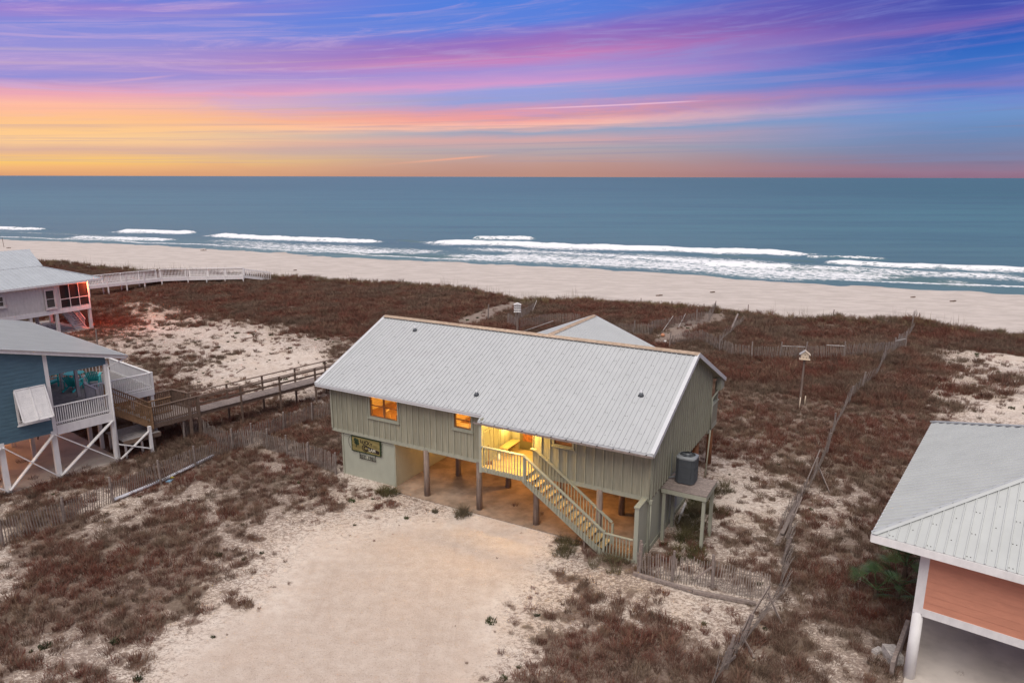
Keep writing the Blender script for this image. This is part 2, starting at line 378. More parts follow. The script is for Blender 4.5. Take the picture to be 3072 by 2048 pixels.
def vegfield(x, y, h):
    D = cover(x, y, h)
    n1 = uni(fbm(x*1.0+.6*y, y*1.3, .33, 5, 11))
    n2 = uni(fbm(x+.3*y, y*1.25, 1.15, 4, 23), .13)
    n3 = uni(fbm(x, y, 3.1, 2, 29), .15)
    n1 = .28*n1+.38*n2+.34*n3
    V = np.clip((D*.97+.02-(.12+.76*n1))/.16+.5, 0, 1)
    bad = inside(x, y, HX, HY, HA, .3, 17.7, -.5, 9.6) | inside(x, y, -22.14, 37.3, -.9, -14, .3, -.1, 12) | inside(x, y, 12.62, 19.72, .65, -.2, 12, -.7, 12) | inside(x, y, -43.77, 72.46, -1.08, -12, .2, -.1, 9)
    return np.where(bad, 0, V)*(1-pathmask(x, y))

def polar_sheet(name, rs, angs, zf, mat, attrs):
    A, Rr = np.meshgrid(angs, rs); x = Rr*np.sin(A); y = Rr*np.cos(A); z = zf(x, y)
    nr, na = x.shape; v = np.stack([x, y, z], -1).reshape(-1, 3)
    i = np.arange((nr-1)*(na-1)); r = i//(na-1); c = i % (na-1); a = r*na+c
    f = np.stack([a, a+1, a+1+na, a+na], -1)
    me = bpy.data.meshes.new(name); me.vertices.add(len(v)); me.vertices.foreach_set('co', v.ravel())
    me.loops.add(f.size); me.loops.foreach_set('vertex_index', f.ravel().astype(np.int32))
    me.polygons.add(len(f)); me.polygons.foreach_set('loop_start', (np.arange(len(f))*4).astype(np.int32)); me.polygons.foreach_set('loop_total', np.full(len(f), 4, np.int32))
    me.update(calc_edges=True); me.polygons.foreach_set('use_smooth', np.ones(len(f), bool))
    for k, fn in attrs.items():
        at = me.attributes.new(k, 'FLOAT', 'POINT'); at.data.foreach_set('value', fn(x, y, z).ravel().astype(np.float32))
    me.materials.append(mat); o = bpy.data.objects.new(name, me); COL.objects.link(o); o['kind'] = 'structure'
    # make sure normals point up
    if me.polygons[0].normal.z < 0: me.flip_normals()
    return o
fine = np.linspace(R(-40), R(40), 560); angs = np.concatenate([np.linspace(R(-180), R(-41), 60), fine, np.linspace(R(41), R(180), 60)])
rs = [.5, 4, 8]; r = 10.
while r < 460: rs.append(r); r += max(.16, .0048*r)
def ground_mat():
    m, nt, b = new_mat('sand_and_litter'); n = N(nt); p = n.pos()
    veg, drive, beach, wet = n.attr('veg'), n.attr('drive'), n.attr('beach'), n.attr('wet')
    big = n.noise(p, .35, 5, .6); mid = n.noise(p, 2.2, 5, .65); tiny = n.noise(p, 14, 4, .7); grit = n.noise(p, 45, 2, .7)
    sand = n.mix(n.step(mid, .3, .7), (.54, .445, .375), (.64, .555, .48))
    sand = n.mix(n.math('MULTIPLY', n.step(big, .45, .7), .5), sand, (.50, .38, .29))
    drv = n.mix(n.step(mid, .3, .75), (.44, .35, .285), (.53, .44, .37))
    drv = n.mix(n.math('MULTIPLY', n.step(big, .45, .75), .5), drv, (.48, .365, .285))
    drv = n.mix(n.math('MULTIPLY', n.step(grit, .5, .72), .55), drv, (.70, .63, .57))
    drv = n.mix(n.math('MULTIPLY', n.step(tiny, .54, .66), .6), drv, (.30, .235, .20))
    drv = n.mix(n.math('MULTIPLY', n.step(n.noise(p, 6.5, 6, .85), .60, .66), .75), drv, (.21, .155, .125))
    drv = n.mix(n.math('MULTIPLY', n.step(n.noise(n.map(p, (1, 1, 1), (4, 9, 0)), 9, 5, .85), .60, .68), .7), drv, (.72, .66, .60))
    bch = n.mix(n.step(n.noise(n.map(p, (.25, .6, 1), rot=(0, 0, .4)), 1, 6, .7), .38, .62), (.545, .475, .425), (.455, .395, .35))
    bch = n.mix(n.math('MULTIPLY', n.step(n.noise(n.map(p, (.5, 1.4, 1), rot=(0, 0, .4)), 1.4, 6, .7), .6, .75), .5), bch, (.38, .32, .29))
    bch = n.mix(n.math('MULTIPLY', n.step(n.noise(n.map(p, (1, 2.2, 1), rot=(0, 0, .4)), 1.6, 8, .8), .63, .72), .6), bch, (.30, .25, .22))
    bch = n.mix(n.math('MULTIPLY', wet, .75), bch, (.36, .27, .225))
    c = n.mix(drive, sand, drv); c = n.mix(beach, c, bch)
    trk = n.noise(n.map(p, (.9, .09, 1), rot=(0, 0, -.5)), 1.2, 5, .6, .6)
    c = n.mix(n.math('MULTIPLY', drive, n.math('MULTIPLY', n.step(trk, .52, .68), .4)), c, (.40, .31, .25))
    tin2 = n.noise(n.map(p, (1, 1.6, 1), rot=(0, 0, .7)), 5.5, 6, .75, 1.2)
    lit = n.math('ADD', n.math('MULTIPLY', veg, 1.25), n.math('MULTIPLY', n.math('SUBTRACT', tin2, .5), 2.6))
    lm = n.step(lit, .42, .78)
    twig = n.step(n.noise(n.map(p, (1, 3.2, 1), rot=(0, 0, 1.1)), 8, 5, .75, 2.5), .60, .68)
    lm = n.math('MAXIMUM', n.math('MULTIPLY', lm, n.math('MULTIPLY_ADD', veg, .8, .25)), n.math('MULTIPLY', twig, n.math('MULTIPLY', n.math('SUBTRACT', 1, beach), n.math('MULTIPLY_ADD', drive, -.75, .75))))
    cv = n.attr('cover')
    deb = n.step(n.math('ADD', n.noise(n.map(p, (1, 1.5, 1), rot=(0, 0, .6)), 5.2, 8, .82, 1.2), n.math('MULTIPLY', cv, .24)), .555, .635)
    lm = n.math('MAXIMUM', lm, n.math('MULTIPLY', deb, n.math('MULTIPLY', n.step(cv, .06, .4), .8)))
    litc = n.mix(n.step(n.noise(p, 9, 4, .7), .35, .65), (.09, .052, .040), (.21, .15, .115))
    litc = n.mix(n.math('MULTIPLY', n.step(big, .5, .65), .5), litc, (.13, .10, .07))
    c = n.mix(n.math('MINIMUM', lm, .92), c, litc)
    nt.links.new(c, b.inputs['Base Color']); b.inputs['Roughness'].default_value = .95; b.inputs['Specular IOR Level'].default_value = .15
    hgt = n.math('ADD', n.math('MULTIPLY', mid, 1), n.math('MULTIPLY', tiny, .4))
    nt.links.new(n.bump(hgt, .55, .12), b.inputs['Normal'])
    return m
def a_drive(x, y, z):
    D = cover(x, y, z); return (1-sst(D+.25*(fbm(x, y, .5, 3, 8)-.5), .05, .3))*(y < 60)*sst(y, 2, 8)
def a_beach(x, y, z):
    t = (crest(x)+2.2*(fbm(x, y*0, .12, 3, 5)-.5)-y)*.9; return np.maximum(sst(-t, -1, 2), .6*pathmask(x, y))
def a_wet(x, y, z): return sst(y, shore(x)-9+3*fbm(x, y*0, .06, 3, 9), shore(x)-3)
ground = polar_sheet('ground', np.array(rs), angs, height, ground_mat(), dict(cover=cover, veg=vegfield, drive=a_drive, beach=a_beach, wet=a_wet))
ground['label'] = 'pale sandy ground with gravel drive, scrub dunes and open white beach'

# ---------------------------------------------------------------- sea with breakers
SEA = -2.35
def pl(*pts): return [G(x*1.306, y*1.306, SEA) for x, y in pts]
BREAK = [  # polyline, reach seaward, reach landward, foam amount, wave height
    (pl((-60, 524), (0, 524), (115, 528)), 1.5, 5, 1.2, .6), (pl((272, 530), (460, 535)), 1.5, 6, 1.25, .6), (pl((165, 543), (300, 549), (420, 551)), 3, 8, .95, .3),
    (pl((480, 539), (600, 546), (740, 551), (900, 557)), 1.6, 5, 1.35, .7), (pl((250, 546), (380, 549)), 1, 4, 1.2, .3),
    (pl((950, 556), (1090, 558), (1200, 562), (1330, 567), (1500, 572), (1650, 577), (1895, 584)), 1.8, 5.5, 1.4, .8),
    (pl((1080, 549), (1150, 547), (1235, 548)), 2, 4, 1.05, .7), (pl((1400, 589), (1600, 599), (1780, 608)), 1.5, 7, 1.05, .3),
    (pl((1880, 600), (2050, 609), (2200, 614), (2420, 621)), 1.5, 5, 1.2, .5), (pl((1600, 607), (1740, 611), (1830, 612)), 1, 4, 1.3, .5),
    (pl((1000, 568), (1300, 581), (1500, 590), (1700, 602), (1900, 618), (2352, 640), (2700, 655)), 10, 11, .80, 0),
    (pl((500, 553), (700, 565), (900, 575)), 8, 8, .66, 0), (pl((1840, 590), (1960, 592), (2050, 597)), 2, 3, .8, .4), (pl((0, 532), (200, 540), (330, 545)), 4, 5, .55, 0),
    (pl((1835, 612), (2000, 618), (2150, 628), (2352, 634)), 1, 3, .9, .2)]
GREEN = [(pl((1830, 618), (2000, 632), (2180, 650)), 7), (pl((800, 582), (950, 588), (1090, 592)), 5), (pl((930, 552), (960, 556)), 3), (pl((1650, 588), (1850, 600)), 3)]
def seg_fields(x, y, P):
    best = np.full(x.shape, 1e9); sgn = np.zeros(x.shape); al = np.zeros(x.shape)
    tot = sum((b-a).length for a, b in zip(P[:-1], P[1:])); acc = 0
    for a, b in zip(P[:-1], P[1:]):
        dx, dy = b.x-a.x, b.y-a.y; L = math.hypot(dx, dy); s = ((x-a.x)*dx+(y-a.y)*dy)/L/L; sc = np.clip(s, 0, 1)
        d = np.hypot(x-a.x-sc*dx, y-a.y-sc*dy); side = np.sign((y-a.y)*dx-(x-a.x)*dy)*(1 if dx > 0 else -1)
        m = d < best; best = np.where(m, d, best); sgn = np.where(m, side, sgn); al = np.where(m, (acc+sc*L)/tot, al); acc += L
    return best, sgn, al
def near(x, y): return (y > 90) & (y < 330) & (np.abs(x) < 260)
def a_foam(x, y, z):
    f = np.zeros(x.shape); m = near(x, y); X, Y = x[m], y[m]; o = np.zeros(X.shape)
    wob = 3.5*(fbm(X, Y, .10, 3, 31)-.5)+2.2*(fbm(X, Y, .6, 3, 33)-.5)
    for P, rs_, rl, amt, h in BREAK:
        d, s, al = seg_fields(X, Y+wob, P)
        reach = np.where(s > 0, rs_, (rl*1.9 if amt > .9 else rl)*(.35+1.3*fbm(X, Y, .10, 3, 37)))
        ends = sst(al, -.01, .12)*sst(1-al, -.01, .12) if amt > .7 else 1
        o = np.maximum(o, amt*.94*np.clip(1-d/np.maximum(reach, .2), 0, 1)**np.where(s > 0, .8, 1.15)*(.25+.75*ends)*(.82+.36*fbm(X, Y, .3, 3, 83)))
    sw = shore(X)+1.6*(fbm(X, Y*0, .05, 4, 40)-.5)*4
    o = np.maximum(o, .95*np.clip(1-np.abs(Y-sw-1.0)/2.2, 0, 1)); o = np.maximum(o, .80*np.clip(1-np.abs(Y-sw-8)/15, 0, 1)**.45*sst(fbm(X*.6, Y, .05, 4, 71), .34, .58)*sst(X, -190, -20))
    f[m] = o; return f
def a_green(x, y, z):
    f = np.zeros(x.shape); m = near(x, y); X, Y = x[m], y[m]; o = np.zeros(X.shape)
    for P, r_ in GREEN: d, s, al = seg_fields(X, Y, P); o = np.maximum(o, 1-sst(d, r_*.3, r_))
    f[m] = o; return f
def sea_z(x, y):
    z = np.full(x.shape, SEA); m = near(x, y); X, Y = x[m], y[m]; o = np.zeros(X.shape)
    for P, rs_, rl, amt, h in BREAK:
        if h: d, s, al = seg_fields(X, Y, P); o = np.maximum(o, h*np.exp(-(np.where(s > 0, d/2.6, d/1.4))**2)*sst(al, 0, .12)*sst(1-al, 0, .12)*(.7+.6*fbm(X, Y, .3, 2, 50)))
    z[m] += o
    r = np.hypot(x, y); z += .10*(fbm(x+.4*y, y, .22, 3, 60)-.5)*(r < 500)
    return z
def sea_mat():
    m, nt, b = new_mat('sea_water'); n = N(nt); p = n.pos()
    sp = nt.nodes.new('ShaderNodeSeparateXYZ'); nt.links.new(p, sp.inputs[0])
    seaward = n.math('ADD', n.math('MULTIPLY', sp.outputs[0], .37), n.math('MULTIPLY', sp.outputs[1], .93))
    foam, green = n.attr('foam'), n.attr('green')
    c = n.ramp(n.math('DIVIDE', seaward, 900), [(.15, (.12, .205, .20)), (.19, (.085, .16, .185)), (.28, (.080, .178, .205)), (.45, (.075, .18, .208)), (1, (.060, .15, .178))])
    c = n.mix(n.step(sp.outputs[0], -300, 700), c, n.mix(1, c, (.78, .88, .86), 'MULTIPLY'))
    band = n.noise(n.map(p, (.004, .028, 1), rot=(0, 0, .35)), 1, 5, .6)
    c = n.mix(n.math('MULTIPLY', n.step(band, .4, .7), .35), c, (.038, .075, .12))
    c = n.mix(n.math('MULTIPLY', green, .8), c, (.085, .155, .135))
    rip = n.noise(n.map(p, (.35, 1.1, 1), rot=(0, 0, .35)), 1, 6, .65)
    c = n.mix(n.math('MULTIPLY', n.step(rip, .5, .75), .4), c, (.045, .095, .12))
    sw2 = n.noise(n.map(p, (.02, .16, 1), rot=(0, 0, .3)), 1, 4, .6); c = n.mix(n.math('MULTIPLY', n.step(sw2, .48, .66), .3), c, (.04, .095, .125))
    v = nt.nodes.new('ShaderNodeTexVoronoi'); v.feature = 'DISTANCE_TO_EDGE'
    warp = nt.nodes.new('ShaderNodeVectorMath'); warp.operation = 'ADD'
    wn = nt.nodes.new('ShaderNodeTexNoise'); wn.inputs['Scale'].default_value = .9; wn.inputs['Detail'].default_value = 4; nt.links.new(p, wn.inputs['Vector'])
    nt.links.new(n.map(p, (.45, .62, .5), rot=(0, 0, .35)), warp.inputs[0]); sc = nt.nodes.new('ShaderNodeVectorMath'); sc.operation = 'SCALE'; sc.inputs['Scale'].default_value = 1.3
    nt.links.new(wn.outputs['Color'], sc.inputs[0]); nt.links.new(sc.outputs[0], warp.inputs[1]); nt.links.new(warp.outputs[0], v.inputs['Vector']); v.inputs['Scale'].default_value = 1.1
    web = n.math('SUBTRACT', 1, n.math('MULTIPLY', v.outputs['Distance'], 2.6), clamp=True)
    fn = n.noise(n.map(p, (.8, 1.3, 1), rot=(0, 0, .35)), 1.1, 7, .7, .6)
    k = n.math('ADD', n.math('MULTIPLY', foam, 1.0), n.math('ADD', n.math('MULTIPLY', n.math('SUBTRACT', web, .5), .42), n.math('MULTIPLY', n.math('SUBTRACT', fn, .5), 1.5)))
    k = n.math('MULTIPLY', n.step(k, .50, .86), n.step(foam, .02, .15))
    c = n.mix(k, c, (.74, .74, .74))
    nt.links.new(c, b.inputs['Base Color']); b.inputs['Specular IOR Level'].default_value = .16
    nt.links.new(n.math('MULTIPLY_ADD', k, .4, .42), b.inputs['Roughness'])
    nt.links.new(n.bump(n.math('ADD', rip, n.math('MULTIPLY', k, .8)), .5, .35), b.inputs['Normal'])
    return m
sr = [2, 60]; r = 96.
while r < 340: sr.append(r); r += .45+.0035*(r-96)
while r < 100000: sr.append(r); r *= 1.12
sa = np.concatenate([np.linspace(R(-180), R(-57), 40), np.linspace(R(-56), R(56), 620), np.linspace(R(57), R(180), 40)])
sea = polar_sheet('sea', np.array(sr), sa, sea_z, sea_mat(), dict(foam=a_foam, green=a_green))
sea['label'] = 'blue green sea with white breakers rolling onto the beach'

# ---------------------------------------------------------------- grass tufts (uncountable cover)
def grass_mat(name, stops):
    m, nt, b = new_mat(name); n = N(nt); c = n.ramp(n.rnd(), stops)
    t = n.noise(n.pos(), .22, 3, .6); c = n.mix(n.math('MULTIPLY', n.step(t, .4, .65), .6), c, (.15, .12, .088))
    t2 = n.noise(n.pos(), 1.3, 3, .6); c = n.mix(n.math('MULTIPLY', n.step(t2, .5, .7), .4), c, (.075, .036, .028))
    nt.links.new(c, b.inputs['Base Color']); b.inputs['Roughness'].default_value = .9; b.inputs['Specular IOR Level'].default_value = .1
    return m
gm_brown = grass_mat('dead_grass', [(0, (.135, .050, .036)), (.35, (.175, .070, .050)), (.6, (.125, .062, .045)), (.8, (.24, .15, .10)), (1, (.10, .062, .046))])
gm_tan = grass_mat('tan_grass', [(0, (.25, .18, .09)), (.5, (.19, .13, .075)), (1, (.17, .14, .07))])
gm_green = grass_mat('green_weed', [(0, (.045, .06, .022)), (.5, (.06, .075, .03)), (1, (.035, .045, .022))])
def tuft(name, mat, k, rad, h, w, lean, seed):
    rr = random.Random(seed); vs = []; fs = []
    for i in range(k):
        a = rr.random()*6.283; q = rad*math.sqrt(rr.random()); x, y = q*math.cos(a), q*math.sin(a)
        hh = h*(.45+.65*rr.random()); b = rr.random()*6.283; l = lean*hh*(.3+rr.random())
        ox, oy = l*math.cos(a*.6+b*.4), l*math.sin(a*.6+b*.4); px, py = w/2*math.cos(b), w/2*math.sin(b); i0 = len(vs)
        vs += [(x-px, y-py, -.03), (x+px, y+py, -.03), (x+ox*.35+px*.8, y+oy*.35+py*.8, hh*.6), (x+ox*.35-px*.8, y+oy*.35-py*.8, hh*.6), (x+ox, y+oy, hh)]
        fs += [(i0, i0+1, i0+2, i0+3), (i0+3, i0+2, i0+4)]
    me = bpy.data.meshes.new(name); me.from_pydata(vs, [], fs); me.materials.append(mat)
    return bpy.data.objects.new(name+'_clump', me)
def scatter(name, label, cat, pts, scl, sources):
    me = bpy.data.meshes.new(name); me.from_pydata([tuple(p) for p in pts], [], [])
    at = me.attributes.new('size', 'FLOAT', 'POINT'); at.data.foreach_set('value', np.asarray(scl, np.float32))
    at = me.attributes.new('turn', 'FLOAT', 'POINT'); at.data.foreach_set('value', np.random.RandomState(3).rand(len(pts)).astype(np.float32)*6.283)
    o = bpy.data.objects.new(name, me); COL.objects.link(o); tag(o, label, cat, kind='stuff')
    g = bpy.data.node_groups.new(name+'_nodes', 'GeometryNodeTree')
    g.interface.new_socket('Geometry', in_out='INPUT', socket_type='NodeSocketGeometry'); g.interface.new_socket('Geometry', in_out='OUTPUT', socket_type='NodeSocketGeometry')
    gi = g.nodes.new('NodeGroupInput'); go = g.nodes.new('NodeGroupOutput'); J = g.nodes.new('GeometryNodeJoinGeometry')
    def named(nm):
        q = g.nodes.new('GeometryNodeInputNamedAttribute'); q.data_type = 'FLOAT'; q.inputs[0].default_value = nm; return q.outputs[0]
    size, turn = named('size'), named('turn'); K_ = len(sources)
    idx = g.nodes.new('GeometryNodeInputIndex').outputs[0]
    md = g.nodes.new('ShaderNodeMath'); md.operation = 'MODULO'; g.links.new(idx, md.inputs[0]); md.inputs[1].default_value = K_
    rot = g.nodes.new('ShaderNodeCombineXYZ'); g.links.new(turn, rot.inputs[2])
    for i, s in enumerate(sources):
        cmpn = g.nodes.new('FunctionNodeCompare'); cmpn.data_type = 'FLOAT'; cmpn.operation = 'EQUAL'; g.links.new(md.outputs[0], cmpn.inputs[0]); cmpn.inputs[1].default_value = i; cmpn.inputs[12].default_value = .1
        oi = g.nodes.new('GeometryNodeObjectInfo'); oi.inputs[0].default_value = s; oi.transform_space = 'ORIGINAL'
        ip = g.nodes.new('GeometryNodeInstanceOnPoints'); g.links.new(gi.outputs[0], ip.inputs['Points']); g.links.new(cmpn.outputs[0], ip.inputs['Selection'])
        g.links.new(oi.outputs['Geometry'], ip.inputs['Instance']); g.links.new(rot.outputs[0], ip.inputs['Rotation']); g.links.new(size, ip.inputs['Scale'])
        g.links.new(ip.outputs[0], J.inputs[0])
    g.links.new(J.outputs[0], go.inputs[0])
    md_ = o.modifiers.new('scatter', 'NODES'); md_.node_group = g
    return o
rs_ = np.random.RandomState(5)
def samples(x0, x1, y0, y1, step):
    X, Y = np.meshgrid(np.arange(x0, x1, step), np.arange(y0, y1, step)); X = X+rs_.rand(*X.shape)*step; Y = Y+rs_.rand(*Y.shape)*step
    X, Y = X.ravel(), Y.ravel(); m = (np.abs(X) < Y*.86+7) & (Y < crest(X)+3); return X[m], Y[m]
X, Y = samples(-95, 62, 9, 125, .27); Z = height(X, Y); V = vegfield(X, Y, Z)
keep = (rs_.rand(len(X)) < V*.72+.03*(cover(X, Y, Z) > .08)) & ((Y < 62) | (rs_.rand(len(X)) < .75)); X, Y, Z, V = X[keep], Y[keep], Z[keep], V[keep]
t_ = (crest(X)-Y); S = (.26+.46*rs_.rand(len(X))**1.5+.24*V)*np.where(t_ < 30, 1.2, .8)*(.8+.5*fbm(X, Y, .25, 3, 77))
S = S*np.where(cover(X, Y, Z) < .25, .45, 1)
S = S*np.where((Y < 40) & (X > -9) & (X < 3), .8, 1)
scatter('dune_grass', 'reddish brown dead grass covering the dunes and yards', 'grass', np.stack([X, Y, Z], -1), S,
        [tuft('grass', gm_brown, 60, .34, .46, .022, .9, 1), tuft('grass', gm_brown, 50, .42, .38, .024, 1.3, 2), tuft('grass', gm_brown, 70, .28, .52, .020, .7, 3)])
X, Y = samples(-80, 60, 9, 100, 1.05); Z = height(X, Y); C_ = cover(X, Y, Z); V = vegfield(X, Y, Z)
keep = (rs_.rand(len(X)) < .22) & (C_ > .12) & (V < .9) & ((C_ > .2) | (rs_.rand(len(X)) < .2)) & ~inside(X, Y, HX, HY, HA, .3, 17.7, -.5, 9.6) & ~inside(X, Y, -22.14, 37.3, -.9, -14, .3, -.1, 12) & ~inside(X, Y, 12.62, 19.72, .65, -.2, 12, -.7, 12)
X, Y, Z = X[keep], Y[keep], Z[keep]
scatter('green_weeds', 'small dark green weeds dotted over the bare sand', 'weeds', np.stack([X, Y, Z], -1), .35+.6*rs_.rand(len(X))**2, [tuft('weed', gm_green, 70, .22, .16, .045, .7, 4), tuft('weed', gm_green, 50, .15, .2, .05, .9, 5)])
# tan grass on the crest, with sea oat stalks
xs = rs_.uniform(-85, 62, 2600); ys = crest(xs)+rs_.uniform(-3.2, 1.6, len(xs)); zs = height(xs, ys)
k_ = rs_.rand(len(xs)) < .3+.7*fbm(xs, ys*0, .15, 3, 88)
scatter('crest_grass', 'tan beach grass along the crest of the front dune', 'grass', np.stack([xs, ys, zs], -1)[k_], (.6+.7*rs_.rand(len(xs)))[k_], [tuft('crest_tuft', gm_tan, 60, .3, .62, .022, .6, 6), tuft('crest_tuft', gm_brown, 60, .3, .6, .02, .6, 7)])
xs = rs_.uniform(-70, 62, 620); ys = crest(xs)+rs_.uniform(-2.5, 3.0, len(xs)); zs = height(xs, ys); k_ = fbm(xs, ys*0, .2, 3, 91) > .5
scatter('sea_oats', 'thin tall sea oat stalks standing against the beach', 'grass', np.stack([xs, ys, zs], -1)[k_], (.6+.8*rs_.rand(len(xs)))[k_], [tuft('oat_stalks', gm_tan, 4, .4, 2.1, .014, .12, 8), tuft('oat_stalks', gm_brown, 5, .5, 1.7, .013, .15, 9)])
# long green and tan grass against the east side of the house and by the steps
pg = []
for cu, cv, sp_, k in ((18.2, 4.9, 1.0, 80), (18.2, 2.8, .7, 22), (14.3, -1.5, .45, 12), (16.6, -1.9, .5, 8), (4.3, -.6, .4, 16), (8.9, -.7, .25, 8), (19, .4, .8, 16), (18.4, 7.2, .7, 30)):
    for _ in range(k):
        u, v = cu+random.gauss(0, sp_*.55), cv+random.gauss(0, sp_)
        if .2 < u < 17.9 and v > -.5: continue
        x, y = HX+u*math.cos(HA)+v*math.sin(HA), HY-u*math.sin(HA)+v*math.cos(HA); pg.append((x, y, H(x, y)))
gm_mix = grass_mat('olive_grass', [(0, (.085, .075, .03)), (.5, (.12, .10, .045)), (1, (.06, .062, .03))])
scatter('long_grass', 'long olive grass growing along the foot of the green house', 'grass', pg, [.45+.55*random.random() for _ in pg], [tuft('long_tuft', gm_mix, 70, .25, .5, .018, 1.1, 10)])
# ---------------------------------------------------------------- shared builders
def clip_t(poly, s):
    ts = []
    for (s0, t0), (s1, t1) in zip(poly, poly[1:]+poly[:1]):
        if abs(s1-s0) < 1e-9:
            if abs(s-s0) < 1e-6: ts += [t0, t1]
        elif min(s0, s1)-1e-9 <= s <= max(s0, s1)+1e-9: ts.append(t0+(t1-t0)*(s-s0)/(s1-s0))
    return (min(ts), max(ts)) if ts else None
def roof_slope(parent, O, es, et, poly, mat, pw=.9144, ribs=4, rh=.032, rw=.05, deckmat=None, deck=.10, s_start=None, screws=None):
    """Ribbed metal sheets laid on one roof plane; es = along eave, et = up the slope, poly in (s, t)."""
    O, es, et = Vector(O), Vector(es).normalized(), Vector(et).normalized(); nn = es.cross(et).normalized()
    if nn.z < 0: nn = -nn
    smin, smax = min(p[0] for p in poly), max(p[0] for p in poly); k0 = smin if s_start is None else s_start
    pitch = pw/ribs; k = math.floor((smin-k0)/pw); sm = MB()
    while k0+k*pw < smax-1e-4:
        a, b = max(smin, k0+k*pw), min(smax, k0+(k+1)*pw); prof = [(a, 0), (b, 0)]
        for j in range(ribs):
            c = k0+k*pw+j*pitch+.06
            for ds, h in ((-rw/2, 0), (-rw*.3, rh), (rw*.3, rh), (rw/2, 0)):
                if a < c+ds < b: prof.append((c+ds, h))
            if screws and j % 2 == 0 and a < c+.1 < b:
                r = clip_t(poly, c+.1)
                q = r[0]+.12+(.45 if j else 0)
                while q < r[1]-.1:
                    for dd in ((-.045, .045) if j == 0 else (0,)):
                        P = O+es*(c+.1+dd)+et*q+nn*.004
                        sm.add([P-es*.014-et*.014, P+es*.014-et*.014, P+es*.014+et*.014, P-es*.014+et*.014, P-es*.009-et*.009+nn*.014, P+es*.009-et*.009+nn*.014, P+es*.009+et*.009+nn*.014, P-es*.009+et*.009+nn*.014], BOXF[1:])
                    q += .9
        for p in poly:
            if a < p[0] < b: prof.append((p[0], 0))
        prof.sort(key=lambda q: q[0]); vs = []; fs = []
        for s, h in prof:
            r = clip_t(poly, min(max(s, smin+1e-6), smax-1e-6))
            for t in r: vs.append(O+es*s+et*t+nn*h)
        for i in range(len(prof)-1): fs.append((2*i, 2*i+2, 2*i+3, 2*i+1))
        MB().add(vs, fs).build('roof_panel', mat, parent); k += 1
    dk = MB(); pts = [O+es*s+et*t-nn*.006 for s, t in poly]
    dk.prism(pts, -nn*deck); dk.build('roof_deck', deckmat or mat, parent)
    if screws: sm.build('screws', M['screw'], parent, kind='stuff')
def spans(lo, hi, holes):
    out = [(lo, hi)]
    for a, b in holes:
        nx = []
        for l, h in out:
            if b <= l or a >= h: nx.append((l, h)); continue
            if a > l: nx.append((l, a))
            if b < h: nx.append((b, h))
        out = nx
    return [q for q in out if q[1]-q[0] > .03]
def board_wall(par, O, ud, nd, width, pitch, zb, zt, holes, mat, batmat, bw=.042, th=.022, names=('wall_board', 'batten')):
    """Boards and battens: O at the wall foot, ud along, nd outward, zt / zb functions of s."""
    O, ud, nd = Vector(O), Vector(ud), Vector(nd); k = max(1, round(width/pitch)); p = width/k
    zt_ = zt if callable(zt) else (lambda s: zt); zb_ = zb if callable(zb) else (lambda s: zb)
    def slab(nm, s0, s1, d0, d1, mt):
        hz = [(h[2], h[3]) for h in holes if h[0] < (s0+s1)/2 < h[1]]
        for lo, hi in spans(zb_((s0+s1)/2), zt_((s0+s1)/2), hz):
            top = abs(hi-zt_((s0+s1)/2)) < 1e-6; za, zc = (zt_(s0), zt_(s1)) if top else (hi, hi)
            v = [O+ud*s+nd*d+Vector((0, 0, z)) for d in (d0, d1) for s, z in ((s0, lo), (s1, lo), (s1, zc), (s0, za))]
            MB().add(v, [(0, 1, 2, 3), (4, 5, 6, 7), (0, 1, 5, 4), (1, 2, 6, 5), (2, 3, 7, 6), (3, 0, 4, 7)]).build(nm, mt, par)
    for i in range(k):
        cuts = sorted({i*p+.003, (i+1)*p-.003} | {e for h in holes for e in h[:2] if i*p+.02 < e < (i+1)*p-.02})
        for a, b in zip(cuts[:-1], cuts[1:]): slab(names[0], a, b, 0, th, mat)
    for i in range(k+1): slab(names[1], max(0, i*p-bw/2), min(width, i*p+bw/2), th, th+.042, batmat)
def wall_with_holes(par, name, O, ud, nd, width, z0, z1, holes, mat, th=.12):
    O, ud, nd = Vector(O), Vector(ud), Vector(nd); cuts = sorted({0, width} | {e for h in holes for e in h[:2]}); m = MB()
    for a, b in zip(cuts[:-1], cuts[1:]):
        hz = [(h[2], h[3]) for h in holes if h[0] < (a+b)/2 < h[1]]
        for lo, hi in spans(z0, z1, hz): m.prism([O+ud*s+Vector((0, 0, z)) for s, z in ((a, lo), (b, lo), (b, hi), (a, hi))], nd*-th)
    return m.build(name, mat, par)
def lap_wall(par, O, ud, nd, poly, mat, pitch=.18, th=.02, name='siding_board'):
    """Horizontal lap boards filling a convex polygon (s, z)."""
    O, ud, nd = Vector(O), Vector(ud), Vector(nd); z0 = min(p[1] for p in poly); z1 = max(p[1] for p in poly); z = z0
    sw = [(b, a) for a, b in poly]
    while z < z1-.01:
        zz = min(z+pitch, z1); r0 = clip_t(sw, z+.001); r1 = clip_t(sw, zz-.001)
        if r0 and r1:
            q = [(r0[0], z, th+.012), (r0[1], z, th+.012), (r1[1], zz, th), (r1[0], zz, th)]
            f = [O+ud*s+nd*d+Vector((0, 0, h)) for s, h, d in q]; g = [O+ud*s+Vector((0, 0, h)) for s, h, d in q]
            MB().add(f+g, [(0, 1, 2, 3), (4, 5, 6, 7), (0, 1, 5, 4), (1, 2, 6, 5), (2, 3, 7, 6), (3, 0, 4, 7)]).build(name, mat, par)
        z += pitch
